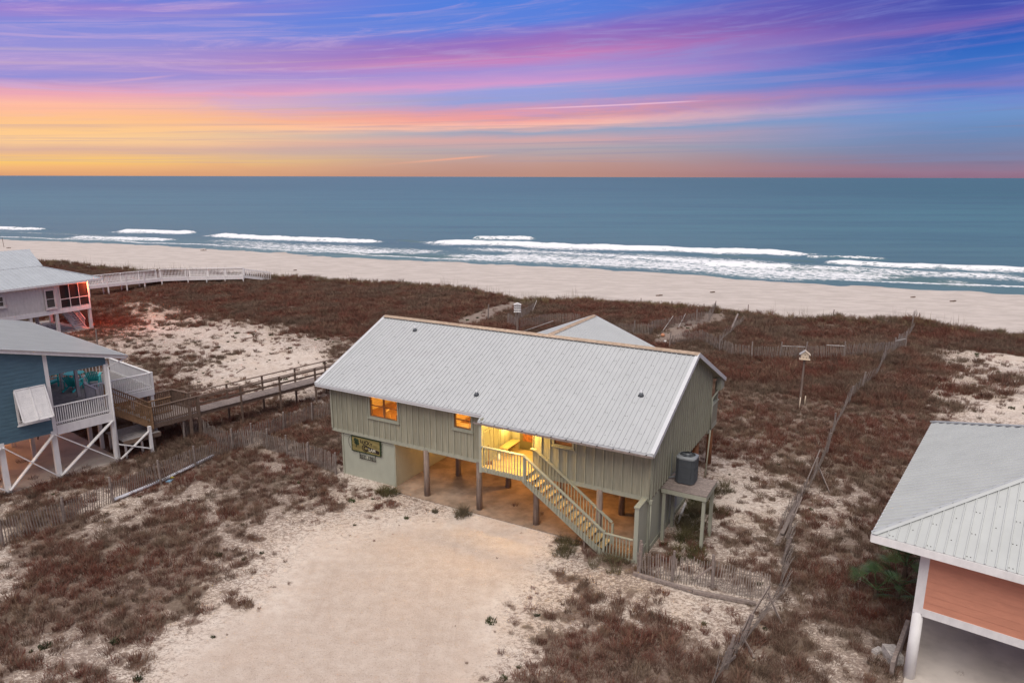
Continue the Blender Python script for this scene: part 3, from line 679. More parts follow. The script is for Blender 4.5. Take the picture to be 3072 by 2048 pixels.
def railing(par, P, Q, h, mat, gap=.13, bs=.035, cap=(.13, .04), low=.10, posts=(), bot=0, stuff=False, out=0, names=('top_rail', 'bottom_rail', 'baluster')):
    """Rail from P to Q (points on the deck), balusters between."""
    P, Q = Vector(P), Vector(Q); up = Vector((0, 0, 1)); L = (Vector((Q.x, Q.y, 0))-Vector((P.x, P.y, 0))).length
    MB().beam(P+up*h, Q+up*h, cap[0], cap[1]).build(names[0], mat, par)
    if names[1]: MB().beam(P+up*low, Q+up*low, .05, .07).build(names[1], mat, par)
    k = max(1, int(L/gap)); d = (Q-P); mb = MB(); hh = Vector((d.x, d.y, 0)).normalized(); side = hh.cross(up)*out
    ang = math.atan2(hh.y, hh.x)
    for i in range(1, k):
        b = P+d*(i/k)+side; z0 = b.z+bot; z1 = b.z+h-cap[1]/2
        if stuff: mb.beam((b.x, b.y, z0), (b.x, b.y, z1), bs, bs)
        else: boxpiece(names[2], mat, par, (b.x, b.y, (z0+z1)/2), (bs, bs, z1-z0), (0, 0, ang))
    if stuff: mb.build(names[2]+'s', mat, par, kind='stuff')
def window(par, O, ud, nd, w, h, cols=1, trim=.09, trimmat=None, sash=None, dark=False, midrail=True, sill=True):
    """Window: frame mesh > trim, sash pieces, sill, panes. O = lower left corner on the wall face."""
    O, ud, nd = Vector(O), Vector(ud), Vector(nd); up = Vector((0, 0, 1)); tm = trimmat or M['sage_trim']; sa = sash or M['furniture']
    def bb(m, a, b, lo, hi, d0, d1):
        m.add([O+ud*s+nd*d+up*z for d in (d0, d1) for s, z in ((a, lo), (b, lo), (b, hi), (a, hi))], [(0, 1, 2, 3), (4, 5, 6, 7), (0, 1, 5, 4), (1, 2, 6, 5), (2, 3, 7, 6), (3, 0, 4, 7)])
    m = MB(); bb(m, -trim, 0, -trim, h+trim, 0, .05); bb(m, w, w+trim, -trim, h+trim, 0, .05); bb(m, 0, w, h, h+trim, 0, .05); bb(m, 0, w, -trim, 0, 0, .05)
    fr = m.build('window', tm, par)
    if sill: m = MB(); bb(m, -trim-.05, w+trim+.05, -trim-.04, -trim, 0, .10); m.build('sill', tm, fr)
    cw = w/cols
    for c in range(cols):
        a, b = c*cw, (c+1)*cw; e = .05; m = MB()
        bb(m, a, a+e, 0, h, -.06, -.01); bb(m, b-e, b, 0, h, -.06, -.01); bb(m, a+e, b-e, 0, e, -.06, -.01); bb(m, a+e, b-e, h-e, h, -.06, -.01)
        if midrail: bb(m, a+e, b-e, h*.5-.02, h*.5+.02, -.055, -.005)
        m.build('sash', sa, fr)
        m = MB(); m.add([O+ud*s+nd*-.04+up*z for s, z in ((a+e, e), (b-e, e), (b-e, h-e), (a+e, h-e))], [(0, 1, 2, 3)]); m.build('pane', M['darkglass'] if dark else M['glass'], fr)
    return fr
def text_piece(par, s, size, loc, rot, mat, name='lettering', ext=.004, shear=0, bold=0):
    cu = bpy.data.curves.new(name, 'FONT'); cu.body = s; cu.size = size; cu.extrude = ext; cu.shear = shear; cu.offset = bold; cu.resolution_u = 3; cu.align_x = 'LEFT'
    t = bpy.data.objects.new('tmp', cu); COL.objects.link(t); dg = bpy.context.evaluated_depsgraph_get(); dg.update()
    me = bpy.data.meshes.new_from_object(t.evaluated_get(dg)); bpy.data.objects.remove(t)
    me.materials.clear(); me.materials.append(mat); o = bpy.data.objects.new(name, me); COL.objects.link(o); o.parent = par; o.location = loc; o.rotation_euler = rot; return o

# ---------------------------------------------------------------- green house
hs = thing('beach_house', 'sage green raised beach house with grey metal roof, lit porch and front stairs', 'house', (HX, HY, 0), -HA)
L, WD, ZF, US = 17.6, 9.57, 2.6, 9.74
VR, ZR, SL = 5.286, 7.684, .4405
OE, OE2, OL, OR, VB = .594, .98, .5, .33, 11.41
def zroof(v): return ZR-SL*abs(VR-v)
cs, sn = math.cos(math.atan(SL)), math.sin(math.atan(SL))
# floor, slab, piles
bx('floor', M['pile'], hs, .02, L-.02, .02, WD, ZF-.14, ZF+.06)
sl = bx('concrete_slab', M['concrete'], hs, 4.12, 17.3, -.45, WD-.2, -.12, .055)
for v in (-.02, 2.82, 6.0, 9.0):
    for u in (6.12, 9.2, 12.27, 15.35):
        if v > 2 and u > 15 and v < 4: pass
        MB().cyl((u, v, -.3), (u+random.uniform(-.02, .02), v, ZF-.14), .155, .135, 14).build('pile', M['pile'], hs, True)
for v in (8.15, WD+1.6): MB().cyl((17.35, v, -.4), (17.35, v, ZF if v < 9 else 2.7), .17, .15, 14).build('pile', M['rust_pile'] if 'rust_pile' in M else M['pile'], hs, True)
MB().beam((4.1, .02, ZF-.1), (L-.02, .02, ZF-.1), .12, .2).build('rim_beam', M['sage_trim'], hs)
# front wall
W1 = (2.66, 4.42, 3.66, 4.83); W2 = (7.83, 8.78, 3.98, 4.83); W3 = (13.13, 14.0, 4.16, 4.72)
def inner(h): return h
front = [W1, W2, W3]
exp = [(a-.08, b+.08, c-.08, d+.08) for a, b, c, d in front]
ZT = zroof(0)-.08
wall_with_holes(hs, 'wall', (0, 0, 0), (1, 0, 0), (0, -1, 0), 10.0, ZF, ZT, [W1, W2], M['sage'])
wall_with_holes(hs, 'wall', (12.05, 0, 0), (1, 0, 0), (0, -1, 0), L-12.05, ZF, ZT, [(W3[0]-12.05, W3[1]-12.05, W3[2], W3[3])], M['sage'])
board_wall(hs, (0, 0, 0), (1, 0, 0), (0, -1, 0), 9.94, .36, ZF-.02, ZT, exp[:2], M['sage'], M['sage_trim'])
board_wall(hs, (12.07, 0, 0), (1, 0, 0), (0, -1, 0), L-12.07, .44, ZF-.02, ZT, [(a-12.07, b-12.07, c, d) for a, b, c, d in exp[2:]], M['sage'], M['sage_trim'])
window(hs, (W1[0], -.022, W1[2]), (1, 0, 0), (0, -1, 0), W1[1]-W1[0], W1[3]-W1[2], 2)
window(hs, (W2[0], -.022, W2[2]), (1, 0, 0), (0, -1, 0), W2[1]-W2[0], W2[3]-W2[2], 1)
window(hs, (W3[0], -.022, W3[2]), (1, 0, 0), (0, -1, 0), W3[1]-W3[0], W3[3]-W3[2], 1, midrail=False)
# rebate sides of openings
for a, b, c, d in front:
    m = MB(); m.box(a-.02, a, .0, .15, c, d).box(b, b+.02, .0, .15, c, d).box(a, b, 0, .15, c-.02, c); m.build('window_lining', M['newwood'], hs)
bx('vent_cover', M['sage_trim'], hs, 16.0, 16.75, -.09, -.046, 4.52, 4.72); bx('vent_slot', M['dark'], hs, 16.06, 16.69, -.094, -.088, 4.63, 4.68)
bx('skirt_trim', M['sage_trim'], hs, -.02, 10.0, -.035, -.003, ZF-.2, ZF-.022)
bx('skirt_trim', M['sage_trim'], hs, 12.05, L, -.035, -.003, ZF-.2, ZF-.022)
# corner trims
MB().box(L-.06, L+.03, -.07, -.05, ZF-.2, ZT).build('corner_trim', M['sage_trim'], hs)
MB().box(-.03, .07, -.07, -.05, ZF-.05, ZT).build('corner_trim', M['sage_trim'], hs)
# gable walls (right one seen)
for x, s in ((L, 1), (0, -1)):
    m = MB(); m.prism([(x, 0, ZF), (x, WD, ZF), (x, WD, zroof(WD)-.09), (x, VR, ZR-.09), (x, 0, zroof(0)-.09)], (-.12*s, 0, 0)); m.build('gable_wall', M['sage'], hs)
board_wall(hs, (L, 0, 0), (0, 1, 0), (1, 0, 0), WD, .37, ZF-.03, lambda s: zroof(s)-.10, [], M['sage'], M['sage_trim'])
wall_with_holes(hs, 'back_wall', (L, WD, 0), (-1, 0, 0), (0, 1, 0), L, ZF, zroof(WD)-.1, [], M['sage'])
# lower enclosures
g = bx('garage_wall', M['sage_smooth'], hs, .55, 4.1, .10, .2, -.3, ZF-.14)
bx('garage_side', M['sage_smooth'], hs, 4.0, 4.1, .2, 8.6, -.3, ZF-.14); bx('garage_side', M['sage_smooth'], hs, .55, .65, .2, 8.6, -.3, ZF-.14)
for x in (.52, 4.02): bx('corner_board', M['sage_trim'], hs, x, x+.10, .06, .10, -.3, ZF-.14)
bx('seam_strip', M['sage_trim'], hs, .62, 4.02, .085, .10, ZF-.42, ZF-.39)
bx('lower_side_wall', M['sage_smooth'], hs, L-.16, L-.06, .12, 5.9, -.3, ZF-.14)
bx('base_board', M['sage_trim'], hs, L-.06, L-.03, .1, 5.9, -.3, .22); bx('lower_side_wall', M['sage_smooth'], hs, L-2.4, L-.16, 5.8, 5.9, -.3, ZF-.14)
for v in (1.95, 2.9): bx('corner_board', M['sage_trim'], hs, L-.06, L-.02, v, v+.1, .22, ZF-.14)
bx('electric_meter', M['ac_top'], hs, L-.06, L+.10, 3.4, 3.75, .7, 1.15); bx('electric_box', M['blue'], hs, L-.06, L+.06, 3.3, 3.5, 1.3, 1.9)
# wing wall at the foot of the stairs
wv = MB(); wv.box(17.28, 17.46, -1.02, .1, -.3, 2.5); wv.build('wing_wall', M['sage_smooth'], hs)
bx('wing_cap', M['sage_trim'], hs, 17.25, 17.49, -1.06, -.04, 2.5, 2.56); bx('base_board', M['sage_trim'], hs, 17.46, 17.485, -1.0, .1, -.2, .45)
MB().cyl((L+.06, -.1, -.1), (L+.06, -.1, 2.52), .028, k=8).build('corner_pipe', M['sage_trim'], hs, True); MB().cyl((L-.02, -.085, 2.5), (L-.02, -.085, ZT), .025, k=8).build('corner_pipe', M['sage_trim'], hs, True)
MB().box(L, L+.12, -.16, -.04, 2.36, 2.54).build('pipe_elbow', M['sage_trim'], hs)
# roof
xr = L+OR; ex = OE-.0
tR = (VR+OE)/cs; tS = (OE2-OE)/cs
O = Vector((0, -OE, zroof(-OE)))
roof_slope(hs, O, (1, 0, 0), (0, cs, sn), [(-OL, 0), (US, 0), (US, tR), (-OL, tR)], M['metal_roof'], screws=True, s_start=-OL, deckmat=M['metal_trim'])
roof_slope(hs, O, (1, 0, 0), (0, cs, sn), [(US, -tS), (xr, -tS), (xr, tR), (US, tR)], M['metal_roof'], screws=True, s_start=-OL, deckmat=M['metal_trim'])
tB = (VB-VR)/cs
roof_slope(hs, (0, VB, zroof(VB)), (-1, 0, 0), (0, -cs, sn), [(-xr, 0), (OL, 0), (OL, tB), (-xr, tB)], M['metal_roof'], deckmat=M['sage_trim'])
for k in range(6):
    a = -OL+k*(xr+OL)/6; b = a+(xr+OL)/6
    m = MB(); m.prism([(a, VR-.20, ZR-.20*SL+.045), (a, VR, ZR+.065), (a, VR+.20, ZR-.20*SL+.045), (a, VR, ZR+.03)], (b-a+.03, 0, 0)); m.build('ridge_cap', M['rust'], hs)
m = MB(); m.box(-OL+.05, xr-.05, VR-.235, VR-.15, ZR-.105, ZR-.035); m.build('ridge_shadow_strip', M['screw'], hs)  # dark strip standing in for the shadow line below the ridge cap
def rake(x, v0, v1, s, mt):
    MB().beam((x+s*.02, v0, zroof(v0)-.055), (x+s*.02, v1, zroof(v1)-.055), .035, .20).build('rake_trim', mt, hs)
    MB().beam((x-s*.05, v0, zroof(v0)+.026), (x-s*.05, v1, zroof(v1)+.026), .17, .02).build('rake_flashing', M['metal_trim'], hs)
rake(xr, -OE2, VR, 1, M['metal_trim']); rake(xr, VR, VB, 1, M['metal_trim']); rake(-OL, -OE, VR, -1, M['metal_trim']); rake(-OL, VR, VB, -1, M['metal_trim'])
zf1, zf2 = zroof(-OE), zroof(-OE2)
bx('fascia', M['metal_trim'], hs, -OL, US, -OE-.03, -OE-.005, zf1-.17, zf1-.02); bx('drip_edge', M['metal_trim'], hs, -OL, US, -OE-.07, -OE-.032, zf1-.05, zf1-.01)
bx('fascia', M['metal_trim'], hs, US, xr, -OE2-.03, -OE2-.005, zf2-.16, zf2-.02)
# gutter (half pipe) with hangers on the porch side
gt = MB(); gt.box(US-.15, xr+.02, -OE2-.13, -OE2-.032, zf2-.13, zf2-.115); gt.box(US-.15, xr+.02, -OE2-.14, -OE2-.13, zf2-.13, zf2-.045); gt.box(US-.16, US-.15, -OE2-.14, -OE2-.03, zf2-.13, zf2-.04); gt.build('gutter', M['weathered'], hs)
for i in range(12): bx('gutter_hanger', M['dark'], hs, US+.2+i*.7, US+.24+i*.7, -OE2-.145, -OE2-.02, zf2-.05, zf2-.038)
bx('soffit', M['sage_trim'], hs, -OL+.02, US, -OE-.003, -.055, zf1-.165, zf1-.15); bx('soffit', M['sage_trim'], hs, US+.01, xr-.02, -OE2-.003, -.055, zf2-.155, zf2-.14)
bx('eave_return', M['sage_trim'], hs, L+.05, xr-.01, -.55, -.05, zf2-.10, zf2+.10)
# back gutter return and downspout
m = MB(); m.prism([(xr-.05, VB-.75, zroof(VB-.75)-.12), (xr-.05, VB-.02, zroof(VB)-.12), (xr-.05, VB-.02, zroof(VB)-.50), (xr-.05, VB-.75, zroof(VB)-.50)], (-.25, 0, 0)); m.build('eave_box', M['sage_trim'], hs)
m = MB(); m.cyl((L+.15, VB-.4, zroof(VB)-.5), (L+.1, WD+.05, 4.3), .045, k=8); m.cyl((L+.1, WD+.05, 4.3), (L+.1, WD+.05, 2.55), .045, k=8); m.cyl((L+.1, WD+.05, 2.55), (L+.1, WD-.5, -.3), .04, k=8); m.build('downspout', M['sage_trim'], hs, True)
# back deck
bx('back_deck', M['sage_trim'], hs, 9.0, L, WD, VB, 2.3, 2.62); m = MB(); m.box(L-.06, L, WD+.05, VB, 2.62, 3.7); m.box(9, L-.06, VB-.06, VB, 2.62, 3.7); m.build('deck_parapet', M['sage'], hs)
bx('parapet_cap', M['sage_trim'], hs, L-.12, L+.05, WD+.05, VB+.05, 3.7, 3.75); bx('parapet_cap', M['sage_trim'], hs, 9, L-.12, VB-.1, VB+.05, 3.7, 3.75)
bx('deck_post', M['sage_trim'], hs, L-.15, L, VB-.2, VB-.06, 3.75, zroof(VB)-.2)
for u in (9.2, 13.2): MB().cyl((u, VB-.2, -.4), (u, VB-.2, 2.3), .15, k=12).build('pile', M['pile'], hs, True)
# roof vents
for (u, v) in ((2.33, 4.37), (8.76, .51), (16.29, 2.1)):
    z = zroof(v); vt = MB().cyl((u, v, z-.05), (u, v, z+.26), .045, k=10).build('vent_pipe', M['metal_trim'], hs, True)
    MB().cyl((u, v, z-.03), (u, v, z+.13), .15, .065, 12).build('vent_boot', M['ac'], vt, True)
# rear wing roof
ZW, UW, VE = 7.64, 9.97, 11.75
SW = .40; cw_, sw_ = math.cos(math.atan(SW)), math.sin(math.atan(SW))
hw = 5.4
roof_slope(hs, (UW+hw, 5.4, ZW-SW*hw), (0, 1, 0), (-cw_, 0, sw_), [(-.1, 0), (VE-5.4+4.1*0, 0), (VE-5.4, hw/cw_), (-.1, hw/cw_)], M['metal_roof'], deckmat=M['metal_trim'])
roof_slope(hs, (UW-hw, 5.4, ZW-SW*hw), (0, 1, 0), (cw_, 0, sw_), [(-.1, 0), (VE-5.4, 0), (VE-5.4, hw/cw_), (-.1, hw/cw_)], M['metal_roof'], deckmat=M['metal_trim'])
m = MB(); m.prism([(UW-.18, VR+.2, ZW-.03), (UW, VR+.2, ZW+.05), (UW+.18, VR+.2, ZW-.03)], (0, VE-VR-.2, 0)); m.build('ridge_cap', M['rust'], hs)
for s in (1, -1): MB().beam((UW+s*hw, VE+.01, ZW-SW*hw-.04), (UW, VE+.01, ZW-.04), .03, .16).build('rake_trim', M['metal_trim'], hs)
m = MB(); m.prism([(UW-hw+.6, VE-.8, ZF), (UW+hw-.6, VE-.8, ZF), (UW+hw-.6, VE-.8, ZW-SW*(hw-.6)-.1), (UW, VE-.8, ZW-.12), (UW-hw+.6, VE-.8, ZW-SW*(hw-.6)-.1)], (0, .1, 0)); m.build('wing_gable', M['sage'], hs)
# ---- porch
ZD, VO = 2.76, -1.0
bx('porch_joists', M['sage_trim'], hs, 9.98, 12.05, VO+.03, 1.82, ZD-.2, ZD-.035)
bx('porch_joists', M['sage_trim'], hs, 12.05, 12.2, VO+.03, -.05, ZD-.2, ZD-.035)
k = 15
for i in range(k):
    v0 = VO+.02+i*(2.82/k); x1 = 12.2 if v0 < -.2 else 12.04
    bx('deck_board', M['deckwood'], hs, 9.98, x1, v0, v0+2.82/k-.012, ZD-.035, ZD)
bx('porch_rim', M['sage_trim'], hs, 9.98, 12.2, VO-.03, VO+.03, ZD-.24, ZD-.01)
# side wall with louvred shutters, back wall and door
bx('porch_side_wall', M['sage_trim'], hs, 9.86, 9.95, VO+.05, 1.84, ZD-.2, zf2+.1)
bx('porch_post', M['sage_trim'], hs, 9.84, 9.98, VO-.05, VO+.05, ZD-.28, zf2-.16)
bx('porch_back_wall', M['sage_trim'], hs, 9.95, 12.1, 1.84, 1.92, ZD-.2, 5.6)
bx('porch_ceiling', M['sage_trim'], hs, 9.9, 12.05, -.9, 1.84, zf2-.02+.0, zf2+.02)
bx('return_wall', M['sage_trim'], hs, 12.05, 12.15, .0, 1.84, ZD-.2, ZT)
for v0, v1 in ((-.88, -.18), (-.14, .56)):
    sh = MB(); sh.box(9.95, 9.985, v0, v0+.06, ZD+.06, 4.42).box(9.95, 9.985, v1-.06, v1, ZD+.06, 4.42).box(9.95, 9.985, v0+.06, v1-.06, ZD+.06, ZD+.14).box(9.95, 9.985, v0+.06, v1-.06, 4.34, 4.42)
    so = sh.build('louvre_door', M['sage_trim'], hs)
    for i in range(23): boxpiece('slat', M['sage_trim'], so, (9.972, (v0+v1)/2, ZD+.19+i*.063), (.012, v1-v0-.12, .05), (0, R(38), 0))
for v in (.70, 1.1, 1.5): bx('batten', M['sage_trim'], hs, 9.95, 9.975, v, v+.05, ZD, zf2-.02)
dr = bx('door_frame', M['sage_trim'], hs, 10.32, 11.5, 1.80, 1.838, ZD, 4.9)
dd = MB().box(10.42, 11.38, 1.76, 1.80, ZD+.02, 4.82).build('door', M['olive'], hs)
dd2 = MB().box(10.60, 11.2, 1.745, 1.758, ZD+.45, 4.65).build('pane', M['door_glass'] if 'door_glass' in M else M['darkglass'], dd)
MB().cyl((11.30, 1.69, 3.7), (11.30, 1.76, 3.7), .03, k=8).build('door_knob', M['brass'], dd)
# stair
ns = 13; u0, u1 = 12.2, 15.95; z1 = .14; rise = (ZD-z1)/(ns+1); run = (u1-u0)/ns
VI = -.14
for i in range(ns):
    z = ZD-rise*(i+1); ua = u0+run*i
    bx('tread', M['deckwood'], hs, ua-.01, ua+run+.02, VO+.04, VI, z-.04, z)
for v in (VO, VI+.02):
    m = MB(); m.prism([(u0-.15, v, ZD-.03), (u0-.15, v, ZD-.32), (u1, v, z1-.30), (u1+.02, v, z1+.02)], (0, .04, 0)); m.build('stringer', M['sage_trim'], hs)
# landing at the foot
for i in range(9): bx('deck_board', M['newwood'], hs, u1+.02+i*.145, u1+.15+i*.145, VO+.05, .15, z1-.04, z1)
bx('landing_rim', M['sage_trim'], hs, u1, 17.27, VO, VO+.045, z1-.32, z1-.002)
bx('landing_rim', M['sage_trim'], hs, u1, 17.27, .12, .15, z1-.3, z1-.045)
# rails
MB().box(12.1, 12.19, VO-.06, VO+.03, ZD-.25, ZD+1.0).build('rail_post', M['sage_trim'], hs)
railing(hs, (9.98, VO-.05, ZD), (12.12, VO-.05, ZD), 1.0, M['sage_trim'], .135, .038, (.14, .04), bot=-.22, names=('top_rail', None, 'baluster'))
railing(hs, (12.12, VO-.05, ZD), (u1, VO-.05, z1), 1.0, M['sage_trim'], .135, .038, (.14, .045), bot=-.24, names=('top_rail', None, 'baluster'))
railing(hs, (u1+.05, VO-.05, z1), (17.27, VO-.05, z1), .93, M['sage_trim'], .135, .038, (.10, .04), bot=-.24, names=('top_rail', None, 'baluster'))
MB().box(u1, u1+.09, VO-.08, VO+.0, z1-.32, z1+1.02).build('rail_post', M['sage_trim'], hs)
railing(hs, (12.25, VI, ZD-.02), (u1+.05, VI, z1), 1.0, M['sage_trim'], .15, .035, (.15, .045), bot=-.05, names=('top_rail', None, 'baluster'))
bx('top_rail', M['sage_trim'], hs, 12.02, 12.27, VI-.07, VI+.07, ZD+.96, ZD+1.0)
bx('rail_post', M['sage_trim'], hs, u1+.03, u1+.12, VI-.04, VI+.05, z1-.2, z1+.95)
bx('stair_post', M['pile'], hs, 15.0, 15.09, VO+.08, VO+.17, -.3, .75); bx('landing_post', M['newwood'], hs, 17.1, 17.2, VO+.06, VO+.15, -.4, .1)
# porch light
lp = MB().box(9.95, 9.98, 1.14, 1.26, 3.86, 4.12).build('porch_lamp', M['brass'], hs)
MB().cyl((10.03, 1.2, 3.92), (10.03, 1.2, 4.06), .035, .05, 10).build('lamp_glass', M['bulb'], lp)
lamp('lamp_light', lp, (10.2, 1.15, 4.05), 35, (1, .62, .15), .08)
cl_ = MB().cyl((11.6, -.45, zf2-.10), (11.6, -.45, zf2-.02), .10, .12, 14).build('added_ceiling_lamp', M['bulb'], hs); lamp('lamp_light', cl_, (11.6, -.45, zf2-.22), 230, (1, .60, .14), .12)  # unseen lamp added under the eave to brighten the porch, treads and wall
# interiors
bx('interior_wall', M['interior'], hs, .13, 9.8, 4.6, 4.7, ZF+.06, 5.6); bx('interior_wall', M['interior'], hs, 5.6, 5.68, .13, 4.6, ZF+.06, 5.04); bx('interior_wall', M['interior'], hs, 9.75, 9.84, .13, 4.6, ZF+.06, 5.04); bx('interior_wall', M['interior'], hs, .13, .2, .13, 4.6, ZF+.06, 5.04)
bx('interior_floor', M['interior_floor'], hs, .13, 9.8, .13, 4.6, ZF+.061, ZF+.09); bx('interior_ceiling', M['interior'], hs, .13, 9.8, .13, 4.6, 5.0, 5.05)
bx('interior_wall', M['interior'], hs, 12.2, 17.4, 1.9, 2.0, ZF+.06, 5.4); bx('interior_ceiling', M['interior'], hs, 12.2, 17.4, .13, 1.9, 4.96, 5.0)
for i in range(10): bx('wall_plank', M['interior'], hs, .3+i*.53, .3+i*.53+.5, 4.575, 4.6, ZF+.1, 4.98)
lamp('room_light', hs, (3.4, 2.6, 4.6), 150, (1, .60, .16), .15); lamp('room_light', hs, (8.3, 2.4, 4.6), 150, (1, .62, .18), .15); lamp('room_light', hs, (14.2, 1.2, 4.5), 26, (1, .45, .18), .1)
bx('counter', M['interior'], hs, 7.2, 9.6, .16, .75, ZF+.1, 3.95)
m = MB(); pts = [(8.45, .35, 3.95)]+[(8.45+.11-.11*math.cos(a), .35, 4.18+.11*math.sin(a)) for a in [i*math.pi/7 for i in range(8)]]+[(8.67, .35, 4.1)]
for p, q in zip(pts[:-1], pts[1:]): m.cyl(p, q, .017, k=8)
m.build('tap', M['chrome'], hs, True)
# lights under the house
for u, v, e in ((5.6, 3.6, 55), (9.8, 3.4, 70), (13.8, 2.2, 80), (11, 6.8, 50)):
    b_ = MB().cyl((u, v, ZF-.25), (u, v, ZF-.15), .05, k=10).build('ceiling_bulb', M['bulb'], hs); lamp('bulb_light', b_, (u, v, ZF-.36), e, (1, .50, .14), .12)
# hanging sign
sg = thing('house_sign', 'yellow carved wooden sign reading LUCKY CLAM over black EST. 1981', 'sign', (HX+1.24*math.cos(HA)+.03*math.sin(HA), HY-1.24*math.sin(HA)+.03*math.cos(HA), 1.5), -HA)
SWd, SHt = 1.92, .82
MB().box(0, SWd, 0, .04, 0, SHt).build('sign_board', M['signwood'], sg)
m = MB(); m.box(-.02, SWd+.02, -.012, 0, -.02, .03).box(-.02, SWd+.02, -.012, 0, SHt-.03, SHt+.02).box(-.02, .03, -.012, 0, .03, SHt-.03).box(SWd-.03, SWd+.02, -.012, 0, .03, SHt-.03); m.build('sign_frame', M['clover'], sg)
m = MB()
for ax, az_ in ((.26, .64), (.40, .60), (.30, .48), (.42, .46)): m.cyl((ax, -.004, az_), (ax, -.028, az_), .095, k=10)
m.beam((.36, -.012, .44), (.28, -.012, .22), .035, .02, (0, 1, 0)); m.build('clover_carving', M['clover'], sg)
rot = (math.pi/2, 0, 0)
for ch, x_, z_ in (('L', .58, .53), ('U', .72, .47), ('C', .90, .50), ('K', 1.06, .48), ('Y', 1.24, .44)): text_piece(sg, ch, .27, (x_, -.004, z_), rot, M['ink'], bold=.006)
m = MB()
for i in range(18):
    a, b = i*2*math.pi/18, (i+1)*2*math.pi/18; m.beam((.92+.20*math.cos(a), -.01, .27+.17*math.sin(a)), (.92+.20*math.cos(b), -.01, .27+.17*math.sin(b)), .03, .02, (0, 1, 0))
m.build('clam_outline', M['ink'], sg)
text_piece(sg, 'C', .34, (.80, -.006, .15), rot, M['ink'], bold=.015); m = MB(); m.prism([(1.10, -.003, .14), (1.84, -.003, .10), (1.84, -.003, .26), (1.10, -.003, .40)], (0, -.01, 0)); m.build('letter_panel', M['ink'], sg)
text_piece(sg, 'LAM', .235, (1.15, -.014, .155), rot, M['pale'], bold=.008)
sg2 = MB(); sg2.box(.5, .515, 0, .02, -.34, -.02).box(1.56, 1.575, 0, .02, -.34, -.02).box(.48, 1.6, 0, .02, -.36, -.335); sg2.build('hanger_frame', M['ink'], sg)
text_piece(sg, 'EST. 1981', .25, (.53, 0, -.31), rot, M['ink'], bold=.002)
m = MB(); q = random.Random(2)
for i in range(26):
    z0 = .02+i*.03; m.beam((SWd+.06+q.uniform(-.03, .03), -.02, z0), (SWd+.06+q.uniform(-.06, .06), -.04, z0+.07), .02, .02)
m.build('twisted_vine', M['clover'], sg)
m = MB(); P0 = [(-.04, 0, .8), (-.18, 0, .68), (-.24, 0, .45), (-.17, 0, .25), (-.08, 0, .12)]
for a, b in zip(P0[:-1], P0[1:]): m.cyl(a, b, .008, k=6)
m.build('loose_wire', M['ink'], sg)
# things on the porch and in the rooms
def hp(u, v, z): return (HX+u*math.cos(HA)+v*math.sin(HA), HY-u*math.sin(HA)+v*math.cos(HA), z)
bn = thing('bench', 'wooden bench standing on the lit porch beside the louvred doors', 'bench', hp(9.99, .45, ZD), -HA)
for i in range(3): bx('seat_plank', M['deckwood'], bn, .02+i*.15, .16+i*.15, 0, 1.3, .40, .44)
for v in (.08, 1.14): bx('leg', M['deckwood'], bn, .06, .42, v, v+.06, 0, .40)
jg = MB().cyl((0, 0, 0), (0, 0, .2), .1, k=12).cyl((0, 0, .2), (0, 0, .27), .1, .04, 12).cyl((0, 0, .27), (0, 0, .33), .04, k=10).build('jug', M['white'], None, True); jg.location = hp(10.25, .05, ZD); tag(jg, 'small white jug standing on the porch boards under the bench end', 'jug')
br = MB(); br.beam((-.02, 0, .05), (-.05, .02, .95), .03, .03); br.box(-.14, .14, -.04, .04, .0, .16); o = br.build('broom', M['furniture'], None); o.location = hp(10.12, -.62, ZD); o.rotation_euler = (0, .0, -HA+.3); tag(o, 'dark broom leaning in the porch corner by the outer post', 'broom')
tb = thing('dining_table', 'dark dining table seen inside through the double window', 'table', hp(3.9, 1.6, ZF+.09), -HA)
bx('table_top', M['furniture'], tb, -.55, .75, -.45, .45, .70, .75)
for a, b in ((-.5, -.4), (-.5, .4), (.7, -.4), (.7, .4)): bx('leg', M['furniture'], tb, a-.03, a+.03, b-.03, b+.03, 0, .70)
def chair(u, v, rz, lab):
    c = thing('dining_chair', lab, 'chair', hp(u, v, ZF+.09), -HA+rz, 'chairs inside the green house')
    bx('seat', M['furniture'], c, -.22, .22, -.22, .22, .42, .46)
    for a, b in ((-.18, -.18), (.18, -.18), (-.18, .18), (.18, .18)): MB().cyl((a*1.1, b*1.1, 0), (a, b, .42), .018, k=6).build('leg', M['furniture'], c)
    for i in range(6): MB().cyl((-.2+i*.08, .19, .46), (-.24+i*.096, .26, .98), .012, k=6).build('spindle', M['interior'], c)
    MB().beam((-.27, .26, 1.0), (.27, .26, 1.0), .03, .07).build('crest_rail', M['interior'], c)
chair(3.15, 1.15, 1.9, 'spindle back chair inside the left pane of the double window'); chair(4.15, 2.45, .1, 'spindle back chair behind the table inside the double window')
